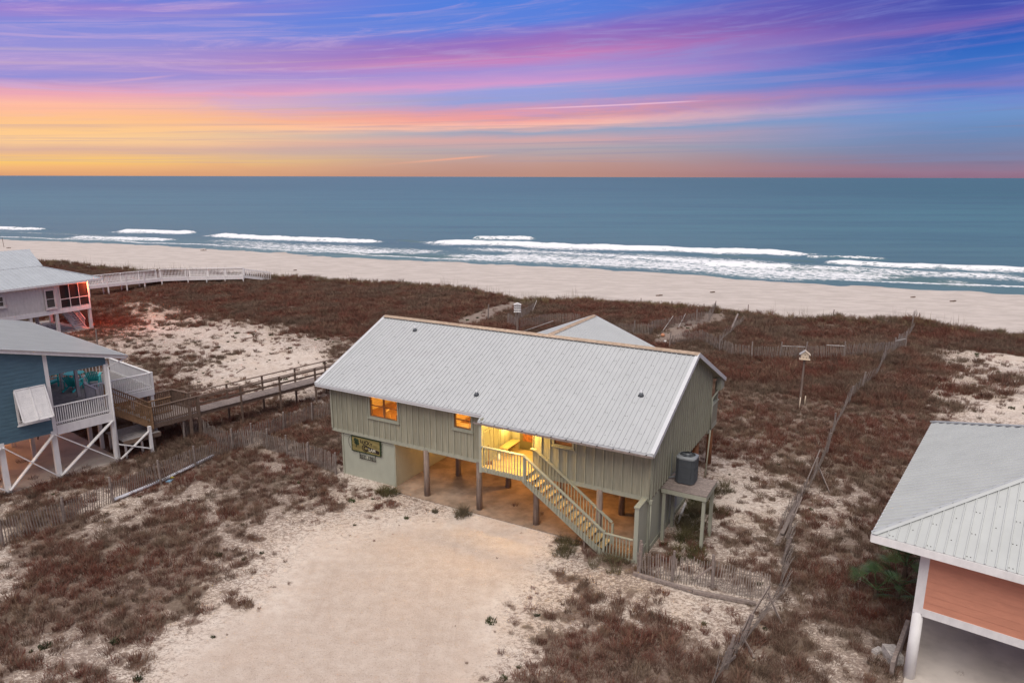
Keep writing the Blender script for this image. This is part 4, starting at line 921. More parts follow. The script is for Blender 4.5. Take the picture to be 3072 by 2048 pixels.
# air conditioner on its stand
st = thing('equipment_stand', 'tall timber stand beside the green house carrying the air conditioner', 'stand', hp(17.64, 1.35, 0), -HA)
for i in range(13): bx('plank', M['weathered'], st, 0, 1.95, .0+i*.145, .138+i*.145, 2.50, 2.54)
for v in (0, 1.84): bx('apron', M['sage_trim'], st, 0, 1.95, v, v+.045, 2.30, 2.498)
bx('apron', M['sage_trim'], st, 1.905, 1.95, .045, 1.84, 2.30, 2.498)
for a, b in ((.12, .06), (1.84, .06), (.12, 1.5), (1.84, 1.5)): bx('leg', M['sage_trim'], st, a-.075, a+.06, b, b+.14, -.6, 2.30)
acu = thing('air_conditioner', 'dark grey outdoor air conditioning unit standing on the timber stand', 'air conditioner', hp(18.40, 2.5, 2.54), -HA); acu.scale = (1, 1, 1.27)
def octo(w, c): return [(w, w-c), (w-c, w), (-w+c, w), (-w, w-c), (-w, -w+c), (-w+c, -w), (w-c, -w), (w, -w+c)]
m = MB(); m.prism([(x, y, .03) for x, y in octo(.40, .13)], (0, 0, .92)); m.build('casing', M['ac'], acu)
m = MB(); o8 = octo(.415, .14)
for i in range(8):
    (x0, y0), (x1, y1) = o8[i], o8[(i+1) % 8]; Ln = math.hypot(x1-x0, y1-y0); kk = max(2, int(Ln/.045))
    for j in range(kk+1): t = j/kk; m.cyl((x0+(x1-x0)*t, y0+(y1-y0)*t, .05), (x0+(x1-x0)*t, y0+(y1-y0)*t, .94), .008, k=5, cap=False)
    for z in (.06, .25, .45, .65, .85): m.beam((x0, y0, z), (x1, y1, z), .014, .012)
m.build('louvre_guard', M['ac'], acu)
m = MB()
for i in range(24):
    a, b = i*2*math.pi/24, (i+1)*2*math.pi/24
    def rim(q): s = max(abs(math.cos(q)), abs(math.sin(q))); w = min(.43/s, .53); return (w*math.cos(q), w*math.sin(q))
    m.add([(*rim(a), .95), (*rim(b), .95), (.34*math.cos(b), .34*math.sin(b), 1.0), (.34*math.cos(a), .34*math.sin(a), 1.0), (*rim(a), .90), (*rim(b), .90)], [(0, 1, 2, 3), (4, 5, 1, 0)])
m.build('top_rim', M['ac_top'], acu)
MB().cyl((0, 0, .90), (0, 0, .955), .34, k=24).build('fan_well', M['black'], acu); MB().cyl((0, 0, .955), (0, 0, 1.01), .07, k=12).build('motor_cap', M['ac_top'], acu)
for i in range(5): a = i*2*math.pi/5; MB().beam((.06*math.cos(a), .06*math.sin(a), .965), (.31*math.cos(a), .31*math.sin(a), .97), .12, .008).build('fan_blade', M['ac'], acu)
m = MB()
for i in range(16): a = i*math.pi/8; m.cyl((.07*math.cos(a), .07*math.sin(a), 1.005), (.34*math.cos(a), .34*math.sin(a), 1.0), .004, k=4)
m.build('fan_grille', M['ac'], acu)
m = MB(); m.cyl((-.42, .1, .3), (-.72, .1, .1), .02, k=6); m.cyl((-.72, .1, .1), (-.72, .1, .9), .02, k=6); m.cyl((-.42, -.1, .15), (-.76, -.1, .05), .03, k=6); m.build('refrigerant_line', M['ac_top'], acu)
# ---------------------------------------------------------------- blue house on the left (u seaward along its side wall, v into the house)
BX, BY, BA = -22.14, 37.3, -.90
def lp_(x0, y0, a, u, v, z=0): return (x0+u*math.cos(a)+v*math.sin(a), y0-u*math.sin(a)+v*math.cos(a), z)
bl = thing('beach_house', 'blue house with white braced stilts, covered deck and propped white shutter', 'house', (BX, BY, 0), -BA)
BS = .245
def zb_(u): return 6.03+BS*(.93-u)
DF = 2.95
# side wall, main part
lap_wall(bl, (-12, .0, 0), (1, 0, 0), (0, -1, 0), [(0, 2.55), (9.06, 2.55), (9.06, zb_(-2.94)-.12), (0, zb_(-12)-.12)], M['blue'], .19)
bx('wall', M['blue'], bl, -12, -2.94, .001, .12, 2.56, 6.7)
lap_wall(bl, (-2.76, .0, 0), (1, 0, 0), (0, -1, 0), [(0, 5.62), (2.76, 5.62), (2.76, zb_(0)-.12), (0, zb_(-2.76)-.12)], M['blue'], .19)
m = MB(); m.prism([(-2.76, .001, 5.62), (0, .001, 5.62), (0, .001, zb_(0)-.12), (-2.76, .001, zb_(-2.76)-.12)], (0, .12, 0)); m.build('porch_header', M['blue'], bl)
bx('corner_trim', M['white'], bl, -2.94, -2.76, -.04, .13, 2.45, zb_(-2.9)-.12)
bx('back_wall', M['blue'], bl, -2.9, -2.8, .12, 9, DF, 6.75)
bx('porch_beam', M['white2'], bl, -.12, .12, .0, 14, 5.62, 5.85)
# roof
ct, st_ = math.cos(math.atan(BS)), math.sin(math.atan(BS))
roof_slope(bl, (.93, 14, zb_(.93)), (0, -1, 0), (-ct, 0, st_), [(0, 0), (14.35, 0), (14.35, 13.4), (0, 13.4)], M['roof2'], deckmat=M['white'], s_start=14.35-.9144*16, pw=1.0, rh=.05, rw=.07)
MB().beam((.97, -.36, zb_(.97)-.08), (-12, -.36, zb_(-12)-.08), .035, .22).build('rake_trim', M['white'], bl)
MB().beam((.97, -.40, zb_(.97)+.02), (-12, -.40, zb_(-12)+.02), .16, .03).build('rake_flashing', M['roof2'], bl)
bx('gutter', M['white2'], bl, .93, 1.06, -.34, 14, zb_(.93)-.14, zb_(.93)-.02)
m = MB(); m.prism([(-7.0, 5.8, zb_(-7)), (-4.2, 5.8, zb_(-4.2)), (-7.0, 5.8, zb_(-7)+1.1)], (0, 4, 0)); m.build('dormer', M['white2'], bl)
m = MB(); m.cyl((.95, -.3, 5.85), (.05, -.14, 5.5), .04, k=8); m.cyl((.05, -.14, 5.5), (.02, -.14, 0), .04, k=8); m.build('downspout', M['white'], bl, True)
# stilts and braces
PU = [-8.0, -5.28, -2.94, 0]
for u in PU: bx('stilt', M['white'], bl, u-.125, u+.125, -.06, .16, -.3, DF-.3 if u < -1 else 5.65)
for u in (-8, -5.28, -2.94, 0):
    for v in (3.4, 6.8): bx('stilt', M['white2'], bl, u-.1, u+.1, v, v+.2, -.3, DF-.3)
for a, b in zip(PU[:-1], PU[1:]):
    MB().beam((a+.05, -.085, .15), (b-.05, -.085, DF-.5), .05, .235, (0, 1, 0)).build('brace', M['white'], bl); MB().beam((a+.05, -.14, DF-.5), (b-.05, -.14, .15), .05, .235, (0, 1, 0)).build('brace', M['white'], bl)
bx('stilt', M['white'], bl, 1.72, 1.88, -.3, -.14, -.3, 1.62)
MB().beam((.08, -.2, .15), (1.75, -.24, 1.35), .05, .15, (0, 1, 0)).build('brace', M['white'], bl); MB().beam((.08, -.26, 1.05), (1.75, -.30, .3), .05, .15, (0, 1, 0)).build('brace', M['white'], bl)
# covered deck
bx('floor_frame', M['white'], bl, -12, -2.94, .14, 12, 2.5, 2.72); bx('side_beam', M['white'], bl, -2.75, -.1, -.07, .0, DF-.55, DF-.06)
for i in range(42):
    v = .0+i*.15
    if v > 6.2: break
    bx('deck_board', M['greydeck'], bl, -2.8, .1, v, v+.138, DF-.05, DF)
for i in range(40):
    v = 2.66+i*.15
    bx('deck_board', M['greydeck'], bl, .1, 3.5, v, v+.138, DF-.05, DF)
    if v > 6.2: bx('deck_board', M['greydeck'], bl, -2.8, .1, v, v+.138, DF-.05, DF)
bx('deck_rim', M['white'], bl, .1, 3.55, 2.56, 2.64, DF-.4, DF-.01); bx('deck_rim', M['white'], bl, 3.51, 3.58, 2.64, 8.7, DF-.4, DF-.01)
for u, v in ((3.42, 2.72), (3.42, 5.6), (3.42, 8.5), (.3, 2.72)): bx('stilt', M['white'], bl, u-.09, u+.09, v-.09, v+.09, -.3, DF-.4)
for u, v in ((.0, 4.3), (.0, 6.6)): bx('porch_post', M['white2'], bl, u-.08, u+.08, v, v+.16, DF, 5.65)
bx('porch_post', M['white2'], bl, -.1, .06, 1.5, 1.66, DF, 3.95)
railing(bl, (-2.8, -.02, DF), (-.1, -.02, DF), .98, M['white'], .105, .04, (.12, .045))
railing(bl, (.1, 2.66, DF), (3.5, 2.66, DF), .98, M['white'], .115, .04, (.12, .045))
railing(bl, (3.5, 2.66, DF), (3.5, 8.6, DF), .98, M['white'], .115, .04, (.12, .045))
railing(bl, (.0, 1.6, DF), (.0, 3.3, DF), .98, M['white'], .115, .04, (.12, .045))
railing(bl, (3.5, 8.6, DF), (-1, 8.6, DF), .98, M['white'], .2, .04, (.12, .045), stuff=True)
bx('rail_post', M['white'], bl, 3.44, 3.58, 2.60, 2.74, DF, 3.98); bx('rail_post', M['white'], bl, .0, .16, 3.3, 3.46, DF, 3.98)
# propped shutter
sh = thing('window_shutter', 'white louvred storm shutter propped open on the blue house wall', 'shutter', lp_(BX, BY, BA, -4.42, -.06, 5.22), -BA)
tilt = R(24)
def sv(s, d, off=0): return (s, -math.sin(tilt)*d-math.cos(tilt)*off, -math.cos(tilt)*d+math.sin(tilt)*off)
m = MB()
for a, b, c, d in ((0, .07, 0, 1.75), (.66, .72, 0, 1.75), (1.33, 1.40, 0, 1.75), (0, 1.40, 0, .06), (0, 1.40, 1.69, 1.75)): m.add([sv(s, q, o_) for o_ in (0, .05) for s, q in ((a, c), (b, c), (b, d), (a, d))], [(0, 1, 2, 3), (4, 5, 6, 7), (0, 1, 5, 4), (1, 2, 6, 5), (2, 3, 7, 6), (3, 0, 4, 7)])
m.build('shutter_frame', M['white'], sh)
for half in (.07, .72):
    for i in range(32): boxpiece('slat', M['white'], sh, sv(half+.30, .09+i*.051, .02), (.60, .010, .047), (R(-38), 0, 0))
for s in (.02, 1.36): m = MB(); m.beam(sv(s, 1.6), (s, .0, -1.68), .035, .035); m.build('prop_arm', M['white2'], sh)
window(bl, (-4.35, -.075, 3.45), (1, 0, 0), (0, -1, 0), 1.2, 1.6, 1, trimmat=M['white'], sash=M['white'], dark=True)
# glow and clutter below the blue house
lamp('under_light', bl, (-6.6, 4.6, 2.2), 55, (1, .42, .15), .1); MB().cyl((-6.6, 4.6, 2.28), (-6.6, 4.6, 2.36), .05, k=8).build('ceiling_bulb', M['bulb'], bl)
lamp('under_light', bl, (-3.6, 8.5, 2.2), 30, (1, .42, .15), .1)
bx('storage_wall', M['newwood'], bl, -4.2, -2.2, 9.2, 9.3, -.1, 2.5)
bx('ground_floor', M['slab2'], bl, -12, .2, -.05, 12, -.08, .07)
hsr = MB()
for i in range(4): hsr.cyl((.0+.02*i, -.03*i, 1.35-.06*i), (.02, -.03*i, 1.05-.05*i), .03, k=6)
o = hsr.build('hose_coil', M['black'], None); o.location = lp_(BX, BY, BA, -2.3, 4.6, .0); tag(o, 'black coiled hose hanging on a stilt below the blue house', 'hose')
def adirondack(u, v, rz, lab):
    c = thing('deck_chair', lab, 'chair', lp_(BX, BY, BA, u, v, DF), -BA+rz, 'teal chairs on the blue house deck')
    for i in range(6): MB().beam((-.30, -.42+i*.095, .38-i*.022), (.30, -.42+i*.095, .38-i*.022), .082, .022).build('seat_slat', M['teal'], c)
    for i in range(7): x = -.27+i*.09; MB().beam((x*.85, .08, .24), (x*1.15, .46, .98-abs(i-3)*.025), .075, .022, (0, 1, 0)).build('back_slat', M['teal'], c)
    for s in (-1, 1):
        MB().beam((s*.35, -.48, .62), (s*.36, .34, .60), .13, .025).build('armrest', M['teal'], c)
        MB().beam((s*.33, -.40, 0), (s*.33, -.40, .61), .05, .09).build('leg', M['teal'], c); MB().beam((s*.31, -.44, .36), (s*.31, .62, .03), .04, .12).build('leg', M['teal'], c); MB().beam((s*.33, .30, .12), (s*.34, .30, .6), .04, .06).build('arm_support', M['teal'], c)
adirondack(.35, 6.0, 2.2, 'teal slatted deck chair in front of the round table'); adirondack(-.2, 8.0, 1.2, 'teal slatted deck chair partly hidden behind the white corner trim'); adirondack(1.6, 6.3, 2.6, 'teal slatted deck chair rightmost on the open deck')
tt = thing('deck_table', 'round teal slatted table among the deck chairs', 'table', lp_(BX, BY, BA, .9, 7.3, DF), 0)
m = MB()
for i in range(9):
    x = -.48+i*.12; h_ = math.sqrt(max(.01, .55**2-x*x)); MB().box(x-.052, x+.052, -h_, h_, .70, .73).build('table_slat', M['teal'], tt)
for a in range(4): MB().beam((.35*math.cos(a*1.571+.7), .35*math.sin(a*1.571+.7), 0), (.30*math.cos(a*1.571+.7), .30*math.sin(a*1.571+.7), .70), .06, .06).build('leg', M['teal'], tt)

# ---------------------------------------------------------------- boardwalk from the blue house
bw = thing('boardwalk', 'weathered brown boardwalk with railings running from the blue house towards the beach', 'boardwalk', (0, 0, 0))
ZB = 1.55
near = [G(450, 1222, ZB+1.02), G(592, 1188, ZB+1.0), G(989, 1096.5, ZB+.93)]
far = [G(563, 1177.6, ZB+1.02), G(1013, 1075, ZB+.98)]
for p in near+far: p.z = ZB
d_ = (near[2]-near[1]).normalized(); e_ = near[2]+d_*10
f_ = far[1]+(far[1]-far[0]).normalized()*9
wd = Vector((-d_.y, d_.x, 0))
pts_n = [near[0], near[1], near[2], e_]
def rails(P, Q, step, zr=(1.0, .52), mat=M['brownwood']):
    Ln = (Q-P).length; k = max(1, round(Ln/step)); dd = (Q-P)/k
    for i in range(k+1):
        q = P+dd*i; boxpiece('post', mat, bw, (q.x, q.y, (H(q.x, q.y)-.4+ZB+1.0)/2), (.10, .10, ZB+1.0-H(q.x, q.y)+.4), (0, 0, math.atan2(d_.y, d_.x)))
    for z in zr: MB().beam(P+Vector((0, 0, z)), Q+Vector((0, 0, z)), .13 if z > .9 else .04, .045 if z > .9 else .12).build('rail', mat, bw)
rails(near[1], e_, 2.7); rails(far[0], f_, 2.7)
a = near[1]; Ln = (e_-a).length; k = int(Ln/.19); wdt = (far[0]-near[1]).dot(wd)
for i in range(k):
    c = a+d_*(i+.5)*.19+wd*(wdt/2); boxpiece('plank', M['weathered'], bw, (c.x, c.y, ZB-.02), (.175, wdt+.05, .04), (random.uniform(-.01, .01), 0, math.atan2(d_.y, d_.x)))
for s in (.05, wdt-.05): MB().beam(a+wd*s+Vector((0, 0, -.16)), e_+wd*s+Vector((0, 0, -.16)), .05, .2).build('joist', M['brownwood'], bw)
# near platform with balusters
p0, p1 = near[0], near[1]; dp = (p1-p0).normalized(); wp = Vector((-dp.y, dp.x, 0)); PW = 2.6
for i in range(int((p1-p0).length/.19)+1):
    c = p0+dp*(i+.5)*.19+wp*PW/2; boxpiece('plank', M['weathered'], bw, (c.x, c.y, ZB-.02), (.175, PW, .04), (0, 0, math.atan2(dp.y, dp.x)))
railing(bw, p0, p1, 1.0, M['brownwood'], .125, .04, (.14, .045))
railing(bw, p0+wp*1.35, p0+wp*1.35+dp*1.9, .95, M['newwood'], .13, .04, (.14, .045))
railing(bw, p0+wp*PW+dp*.9, p0+wp*PW+dp*2.6, 1.0, M['brownwood'], .125, .04, (.14, .045)); railing(bw, p0+wp*PW+dp*2.6, far[0], 1.0, M['brownwood'], .125, .04, (.14, .045))
MB().beam(p0-wp*.0+Vector((0, 0, -.16)), p1+Vector((0, 0, -.16)), .06, .26).build('joist', M['brownwood'], bw)
for q in (p0, p0+dp*2.3, p1, p0+wp*PW+dp*.9, p0+wp*PW+dp*2.6, far[0]):
    boxpiece('post', M['brownwood'], bw, (q.x, q.y, (ZB+1.02-.4)/2), (.14, .14, ZB+1.02+.4), (0, 0, math.atan2(dp.y, dp.x)))
# flight of steps from the blue deck down to the boardwalk
s0 = Vector(lp_(BX, BY, BA, .12, .9, DF)); s1 = Vector((p0.x, p0.y, ZB))+wp*.1; s1 = Vector(lp_(BX, BY, BA, 2.15, .1, ZB))
fl = thing('deck_steps', 'tan wooden steps with slatted rail from the blue deck down to the boardwalk', 'stairs', (0, 0, 0))
dv = s1-s0; fw = Vector((dv.x, dv.y, 0)).normalized(); sd_ = Vector((-fw.y, fw.x, 0)); ns_ = 7
for i in range(ns_):
    c = s0+dv*((i+.6)/ns_)+sd_*.55; boxpiece('tread', M['greydeck'], fl, (c.x, c.y, c.z-.04), (.30, 1.05, .04), (0, 0, math.atan2(fw.y, fw.x)))
for s in (0, 1.1):
    MB().beam(s0+sd_*s+Vector((0, 0, -.15)), s1+sd_*s+Vector((0, 0, -.1)), .05, .28).build('stringer', M['newwood'], fl)
    railing(fl, s0+sd_*s, s1+sd_*s, 1.0, M['newwood'], .095, .05, (.13, .045), bot=-.05)
    for q in (s0, s1): c = q+sd_*s; boxpiece('post', M['newwood'], fl, (c.x, c.y, c.z+.4), (.10, .10, 1.3), (0, 0, math.atan2(fw.y, fw.x)))
# low grey landing and ramp under the boardwalk
lw = thing('ground_landing', 'grey low wooden landing beside the white stilts under the boardwalk', 'deck', lp_(BX, BY, BA, .35, -.1, 0), -BA)
for i in range(14): bx('plank', M['greydeck'], lw, i*.15, i*.15+.14, .0, 2.3, 1.05, 1.09)
bx('rim', M['brownwood'], lw, 0, 2.1, -.05, 0, .85, 1.085)
for a_, b_ in ((.1, .1), (1.0, .1), (.1, 2.1), (1.9, 2.1)): bx('leg', M['white2'], lw, a_, a_+.1, b_, b_+.1, -.3, 1.05)

# ---------------------------------------------------------------- white house, far left
WX, WY, WA = -43.77, 72.46, -1.08
wh = thing('beach_house', 'white house far left with grey seamed roof, screened porch and red lit corner', 'house', (WX, WY, 0), -WA)
bx('wall', M['white2'], wh, -12, .0, .02, 8, 2.3, 5.2)
for i in range(30): bx('batten', M['white2'], wh, -12+i*.3, -12+i*.3+.04, .0, .02, 2.3, 5.1)
window(wh, (-4.3, -.065, 2.9), (1, 0, 0), (0, -1, 0), .85, 1.75, 1, trimmat=M['white2'], sash=M['white'], dark=True, trim=.12); window(wh, (-8.9, -.065, 3.7), (1, 0, 0), (0, -1, 0), .85, .95, 1, trimmat=M['white2'], sash=M['white'], dark=True, trim=.12)
for i, a_ in enumerate((-2.9, -1.95, -1.0)):
    s_ = bx('screen', M['screen'], wh, a_, a_+.9, -.015, .0, 2.75, 4.95); bx('screen_frame', M['white'], wh, a_-.05, a_+.0, -.05, -.016, 2.6, 5.05); bx('screen_frame', M['white'], wh, a_, a_+.9, -.045, -.017, 3.55, 3.62)
bx('screen_frame', M['white'], wh, -.1, .02, -.05, .0, 2.3, 5.2); bx('screen', M['screen'], wh, .0, .015, .15, 2.4, 2.75, 4.95); bx('screen_frame', M['white'], wh, .015, .05, .0, .12, 2.3, 5.15); bx('screen_frame', M['white'], wh, .016, .05, 2.4, 2.5, 2.3, 5.15)
bx('floor_beam', M['white'], wh, -12, .03, -.04, .018, 2.22, 2.62)
for u in (-11, -8, -5.9, -3.42, -.1):
    for v in (.0, 3.6, 7.2): bx('stilt', M['white2'], wh, u-.13, u+.13, v, v+.26, -.5, 2.25)
bx('utility_room', M['screen'], wh, -9.5, -6.2, 4.2, 7.5, -.3, 2.2); bx('ground_floor', M['slab2'], wh, -12, .1, 0, 8.4, -.3, .10)
S1 = .36; ea = 1/math.sqrt(1+S1*S1); eb = S1*ea; k1 = 3.9/ea
roof_slope(wh, (1.3, -.5, 5.28), (-1, 0, 0), (0, ea, eb), [(0, 0), (14, 0), (14, k1), (3.9, k1)], M['roof3'], pw=1.2, ribs=3, rh=.05, rw=.04, deckmat=M['white'])
roof_slope(wh, (1.3, -.5, 5.28), (0, 1, 0), (-ea, 0, eb), [(0, 0), (9.5, 0), (5.6, k1), (3.9, k1)], M['roof3'], pw=1.2, ribs=3, rh=.05, rw=.04, deckmat=M['white'])
MB().beam((1.3, -.5, 5.30), (-2.6, 3.4, 6.70), .2, .04).build('hip_cap', M['roof3'], wh)
S2 = (8.05-6.68)/(7.5-3.3); ec = 1/math.sqrt(1+S2*S2); ed = S2*ec
roof_slope(wh, (-2.3, 3.35, 6.70), (-1, 0, 0), (0, ec, ed), [(0, 0), (10, 0), (10, 4.2/ec), (-1.2, 4.2/ec), (-.9, 3.4/ec)], M['roof3'], pw=1.2, ribs=3, rh=.05, rw=.04, deckmat=M['white'])
MB().beam((1.32, -.56, 5.2), (-12, -.56, 5.2), .04, .2).build('fascia', M['white'], wh)
st2 = [(-.35+.0*i, .9+.27*i, .2*i) for i in range(11)]
for i, (u, v, z) in enumerate(st2): bx('tread', M['white2'], wh, -1.25, -.2, v, v+.28, z, z+.16)
for u in (-1.3, -.18): railing(wh, (u, .9, .1), (u, 3.8, 2.3), .95, M['white'], .2, .04, (.08, .05), stuff=True)
rl = MB().box(.05, .12, .3, .45, 4.95, 5.1).build('eave_lamp', M['bulb_red'], wh); lamp('eave_light', rl, (.6, -.25, 4.7), 520, (1, .13, .05), .1); 
# white walkway across the dunes
ww = thing('dune_walkover', 'long white railed walkway from the white house over the dune to the beach', 'boardwalk', (0, 0, 0))
PW_ = [G(262, 833, 3.5), G(482, 812, 3.5), G(561, 809.5, 3.4), G(727, 806.8, 3.3)]
for p, z in zip(PW_, (2.45, 2.45, 2.35, 2.25)): p.z = z
for a_, b_ in zip(PW_[:-1], PW_[1:]):
    dq = (b_-a_).normalized(); sw_2 = Vector((-dq.y, dq.x, 0)); sw_2 = sw_2 if sw_2.y > 0 else -sw_2
    Ln = (b_-a_).length; kk = round(Ln/2.4)
    m = MB(); m.prism([a_, b_, b_+sw_2*1.6, a_+sw_2*1.6], (0, 0, -.06)); m.build('walk_deck', M['white2'], ww)
    for s in (0, 1.6):
        MB().beam(a_+sw_2*s+Vector((0, 0, -.2)), b_+sw_2*s+Vector((0, 0, -.2)), .05, .28).build('joist', M['white'], ww)
        MB().beam(a_+sw_2*s+Vector((0, 0, .12)), b_+sw_2*s+Vector((0, 0, .12)), .05, .07).build('bottom_rail', M['white'], ww); MB().beam(a_+sw_2*s+Vector((0, 0, 1.05)), b_+sw_2*s+Vector((0, 0, 1.05)), .16, .05).build('top_rail', M['weathered'] if s == 0 else M['white'], ww)
        m = MB(); kb = int(Ln/.17)
        for i in range(kb): q = a_+(b_-a_)*(i/kb)+sw_2*s; m.beam(q+Vector((0, 0, .12)), q+Vector((0, 0, 1.03)), .05, .04)
        m.build('balusters', M['white'], ww, kind='stuff')
        for i in range(kk+1):
            q = a_+(b_-a_)*(i/kk)+sw_2*s; z0 = H(q.x, q.y)-.4; boxpiece('post', M['white'], ww, (q.x, q.y, (z0+q.z+1.05)/2), (.13, .13, q.z+1.05-z0), (0, 0, math.atan2(dq.y, dq.x)))
E_ = PW_[-1]; D_ = Vector((E_.x+3.2, E_.y+2.4, H(E_.x+3.2, E_.y+2.4)+.1))
for s in (0, 1.6):
    o_ = Vector((-.6, .8, 0))*s; railing(ww, E_+o_, D_+o_, 1.0, M['white'], .25, .05, (.14, .05), stuff=True); MB().beam(E_+o_, D_+o_, .05, .28).build('stringer', M['white'], ww)

# ---------------------------------------------------------------- salmon house, right foreground
QX, QY, QA = 12.62, 19.72, .65
sa_ = thing('beach_house', 'salmon pink house with pale hipped metal roof and white columns at lower right', 'house', (QX, QY, 0), -QA)
S3 = .44; ga, gb = 1/math.sqrt(1+S3*S3), S3/math.sqrt(1+S3*S3)
# frame of this roof: corner at (-1.2,-.85)
cx, cy, cz = -1.32, -.85, 5.0
roof_slope(sa_, (cx, cy, cz), (1, 0, 0), (0, ga, gb), [(0, 0), (12, 0), (12, 6.4/ga), (6.4, 6.4/ga)], M['roof2'], deckmat=M['white'], screws=True, s_start=.35, pw=1.0)
roof_slope(sa_, (cx-.35*0, cy, cz), (0, 1, 0), (ga, 0, gb), [(0, 0), (12.8, 0), (6.4, 6.4/ga)], M['roof2'], deckmat=M['white'], s_start=0, pw=1.2, rh=.055, rw=.07)
hd = Vector((1, 1, S3)).normalized(); nh = Vector((1, -1, 0)).normalized()
m = MB(); A_ = Vector((cx-.05, cy-.05, cz+.035)); B_ = A_+hd*8.6
w1, w2 = Vector((.15, 0, 0)), Vector((0, .15, 0)); m.add([A_+w1*.3, A_+w1*1.2, B_+w1*1.2, B_+Vector((0, 0, .03)), A_+w2*1.2, B_+w2*1.2], [(1, 2, 3, 0), (0, 3, 5, 4)]); m.build('hip_cap', M['roof2'], sa_)
bx('fascia', M['white'], sa_, cx, 11, cy-.03, cy-.002, cz-.26, cz-.02); bx('fascia', M['white'], sa_, cx-.03, cx-.002, cy, 12, cz-.26, cz-.02)
MB().beam((cx, cy+12.8, cz+.045), (cx+6.4, cy+6.4, cz+.045+6.4*S3), .28, .05).build('rake_flashing', M['roof2'], sa_)
bx('soffit', M['white'], sa_, cx+.01, 11, cy, .0, cz-.17, cz-.13); bx('soffit', M['white'], sa_, cx+.01, .0, .0, 12, cz-.17, cz-.13)
lap_wall(sa_, (.22, 0, 0), (1, 0, 0), (0, -1, 0), [(0, 2.62), (9, 2.62), (9, 4.85), (0, 4.85)], M['salmon'], .24)
bx('wall', M['salmon'], sa_, .2, 9.2, .002, .12, 2.62, 4.85); lap_wall(sa_, (-.0, .22, 0), (0, 1, 0), (-1, 0, 0), [(0, 2.62), (11, 2.62), (11, 4.85), (0, 4.85)], M['salmon'], .24); bx('wall', M['salmon'], sa_, .002, .12, .2, 11.2, 2.62, 4.85)
bx('corner_trim', M['white'], sa_, -.04, .22, -.04, .2, 2.42, 4.85)
bx('band_beam', M['white'], sa_, .22, 9.2, -.05, .1, 2.36, 2.62); bx('band_beam', M['white'], sa_, -.05, .1, .22, 11.2, 2.36, 2.62); bx('floor', M['white2'], sa_, .1, 9.2, .1, 11.2, 2.45, 2.6)
for u, v in ((.1, .1), (5, .1), (.1, 5), (.1, 10), (5, 5)): MB().cyl((u, v, -.3), (u, v, 2.42), .17, .155, 20).build('column', M['white'], sa_, True)
bx('slab', M['slab2'], sa_, -.0, 12, -.4, 12, -.12, .06)
bx('base_wall', M['weathered'], sa_, -.42, -.3, -.2, 2.6, -.3, .55)
rb = MB(); rb.prism([(-.2, -.3, 0), (.22, -.36, 0), (.25, .3, 0), (-.16, .34, 0)], (.02, .02, .32)); o = rb.build('rubble_block', M['stone'], None); p = GT(2672, 1975); o.location = p; tag(o, 'pale pitted block lying on the sand left of the white column', 'block')
o = MB().box(-.18, .18, -.1, .1, 0, .12).build('rubble_block', M['stone'], None); p = GT(2632, 1955); o.location = p; o.rotation_euler = (0, 0, .5); tag(o, 'small broken pale block further from the white column', 'block')
# palmettos
def palm(px, py, s, lab):
    p = GT(px, py); t = thing('palmetto', lab, 'palm', tuple(p), 0, 'palmettos beside the salmon house')
    MB().cyl((0, 0, -.1), (0, 0, .5*s), .09*s, .07*s, 8).build('trunk', M['bark'], t); rr = random.Random(int(px))
    for i in range(13):
        a = rr.random()*6.283; e = rr.uniform(.15, 1.1); L_ = s*rr.uniform(.6, .9); d = Vector((math.cos(a)*math.cos(e), math.sin(a)*math.cos(e), math.sin(e))); b = Vector((0, 0, .5*s)); c = b+d*L_; m = MB(); m.cyl(b, c, .012, k=4)
        sdv = d.cross(Vector((0, 0, 1))).normalized(); upv = sdv.cross(d)
        for j in range(17):
            q = (j/16-.5)*2.6; dd = (d*math.cos(q)+sdv*math.sin(q)).normalized(); tip = c+dd*s*.55-Vector((0, 0, .10*s)); w_ = upv.cross(dd)*.02*s; w_ = dd.cross(upv).normalized()*.013*s
            m.add([c, c+dd*s*.25+w_, tip, c+dd*s*.25-w_], [(0, 1, 2, 3)])
        m.build('frond', M['palm'], t)
palm(2712, 1735, 1.15, 'green fan palmetto nearest the salmon house corner trim'); palm(2690, 1800, 1.2, 'dark green palmetto between the salmon house and the open sand'); palm(2625, 1800, .95, 'low palmetto furthest from the salmon wall')

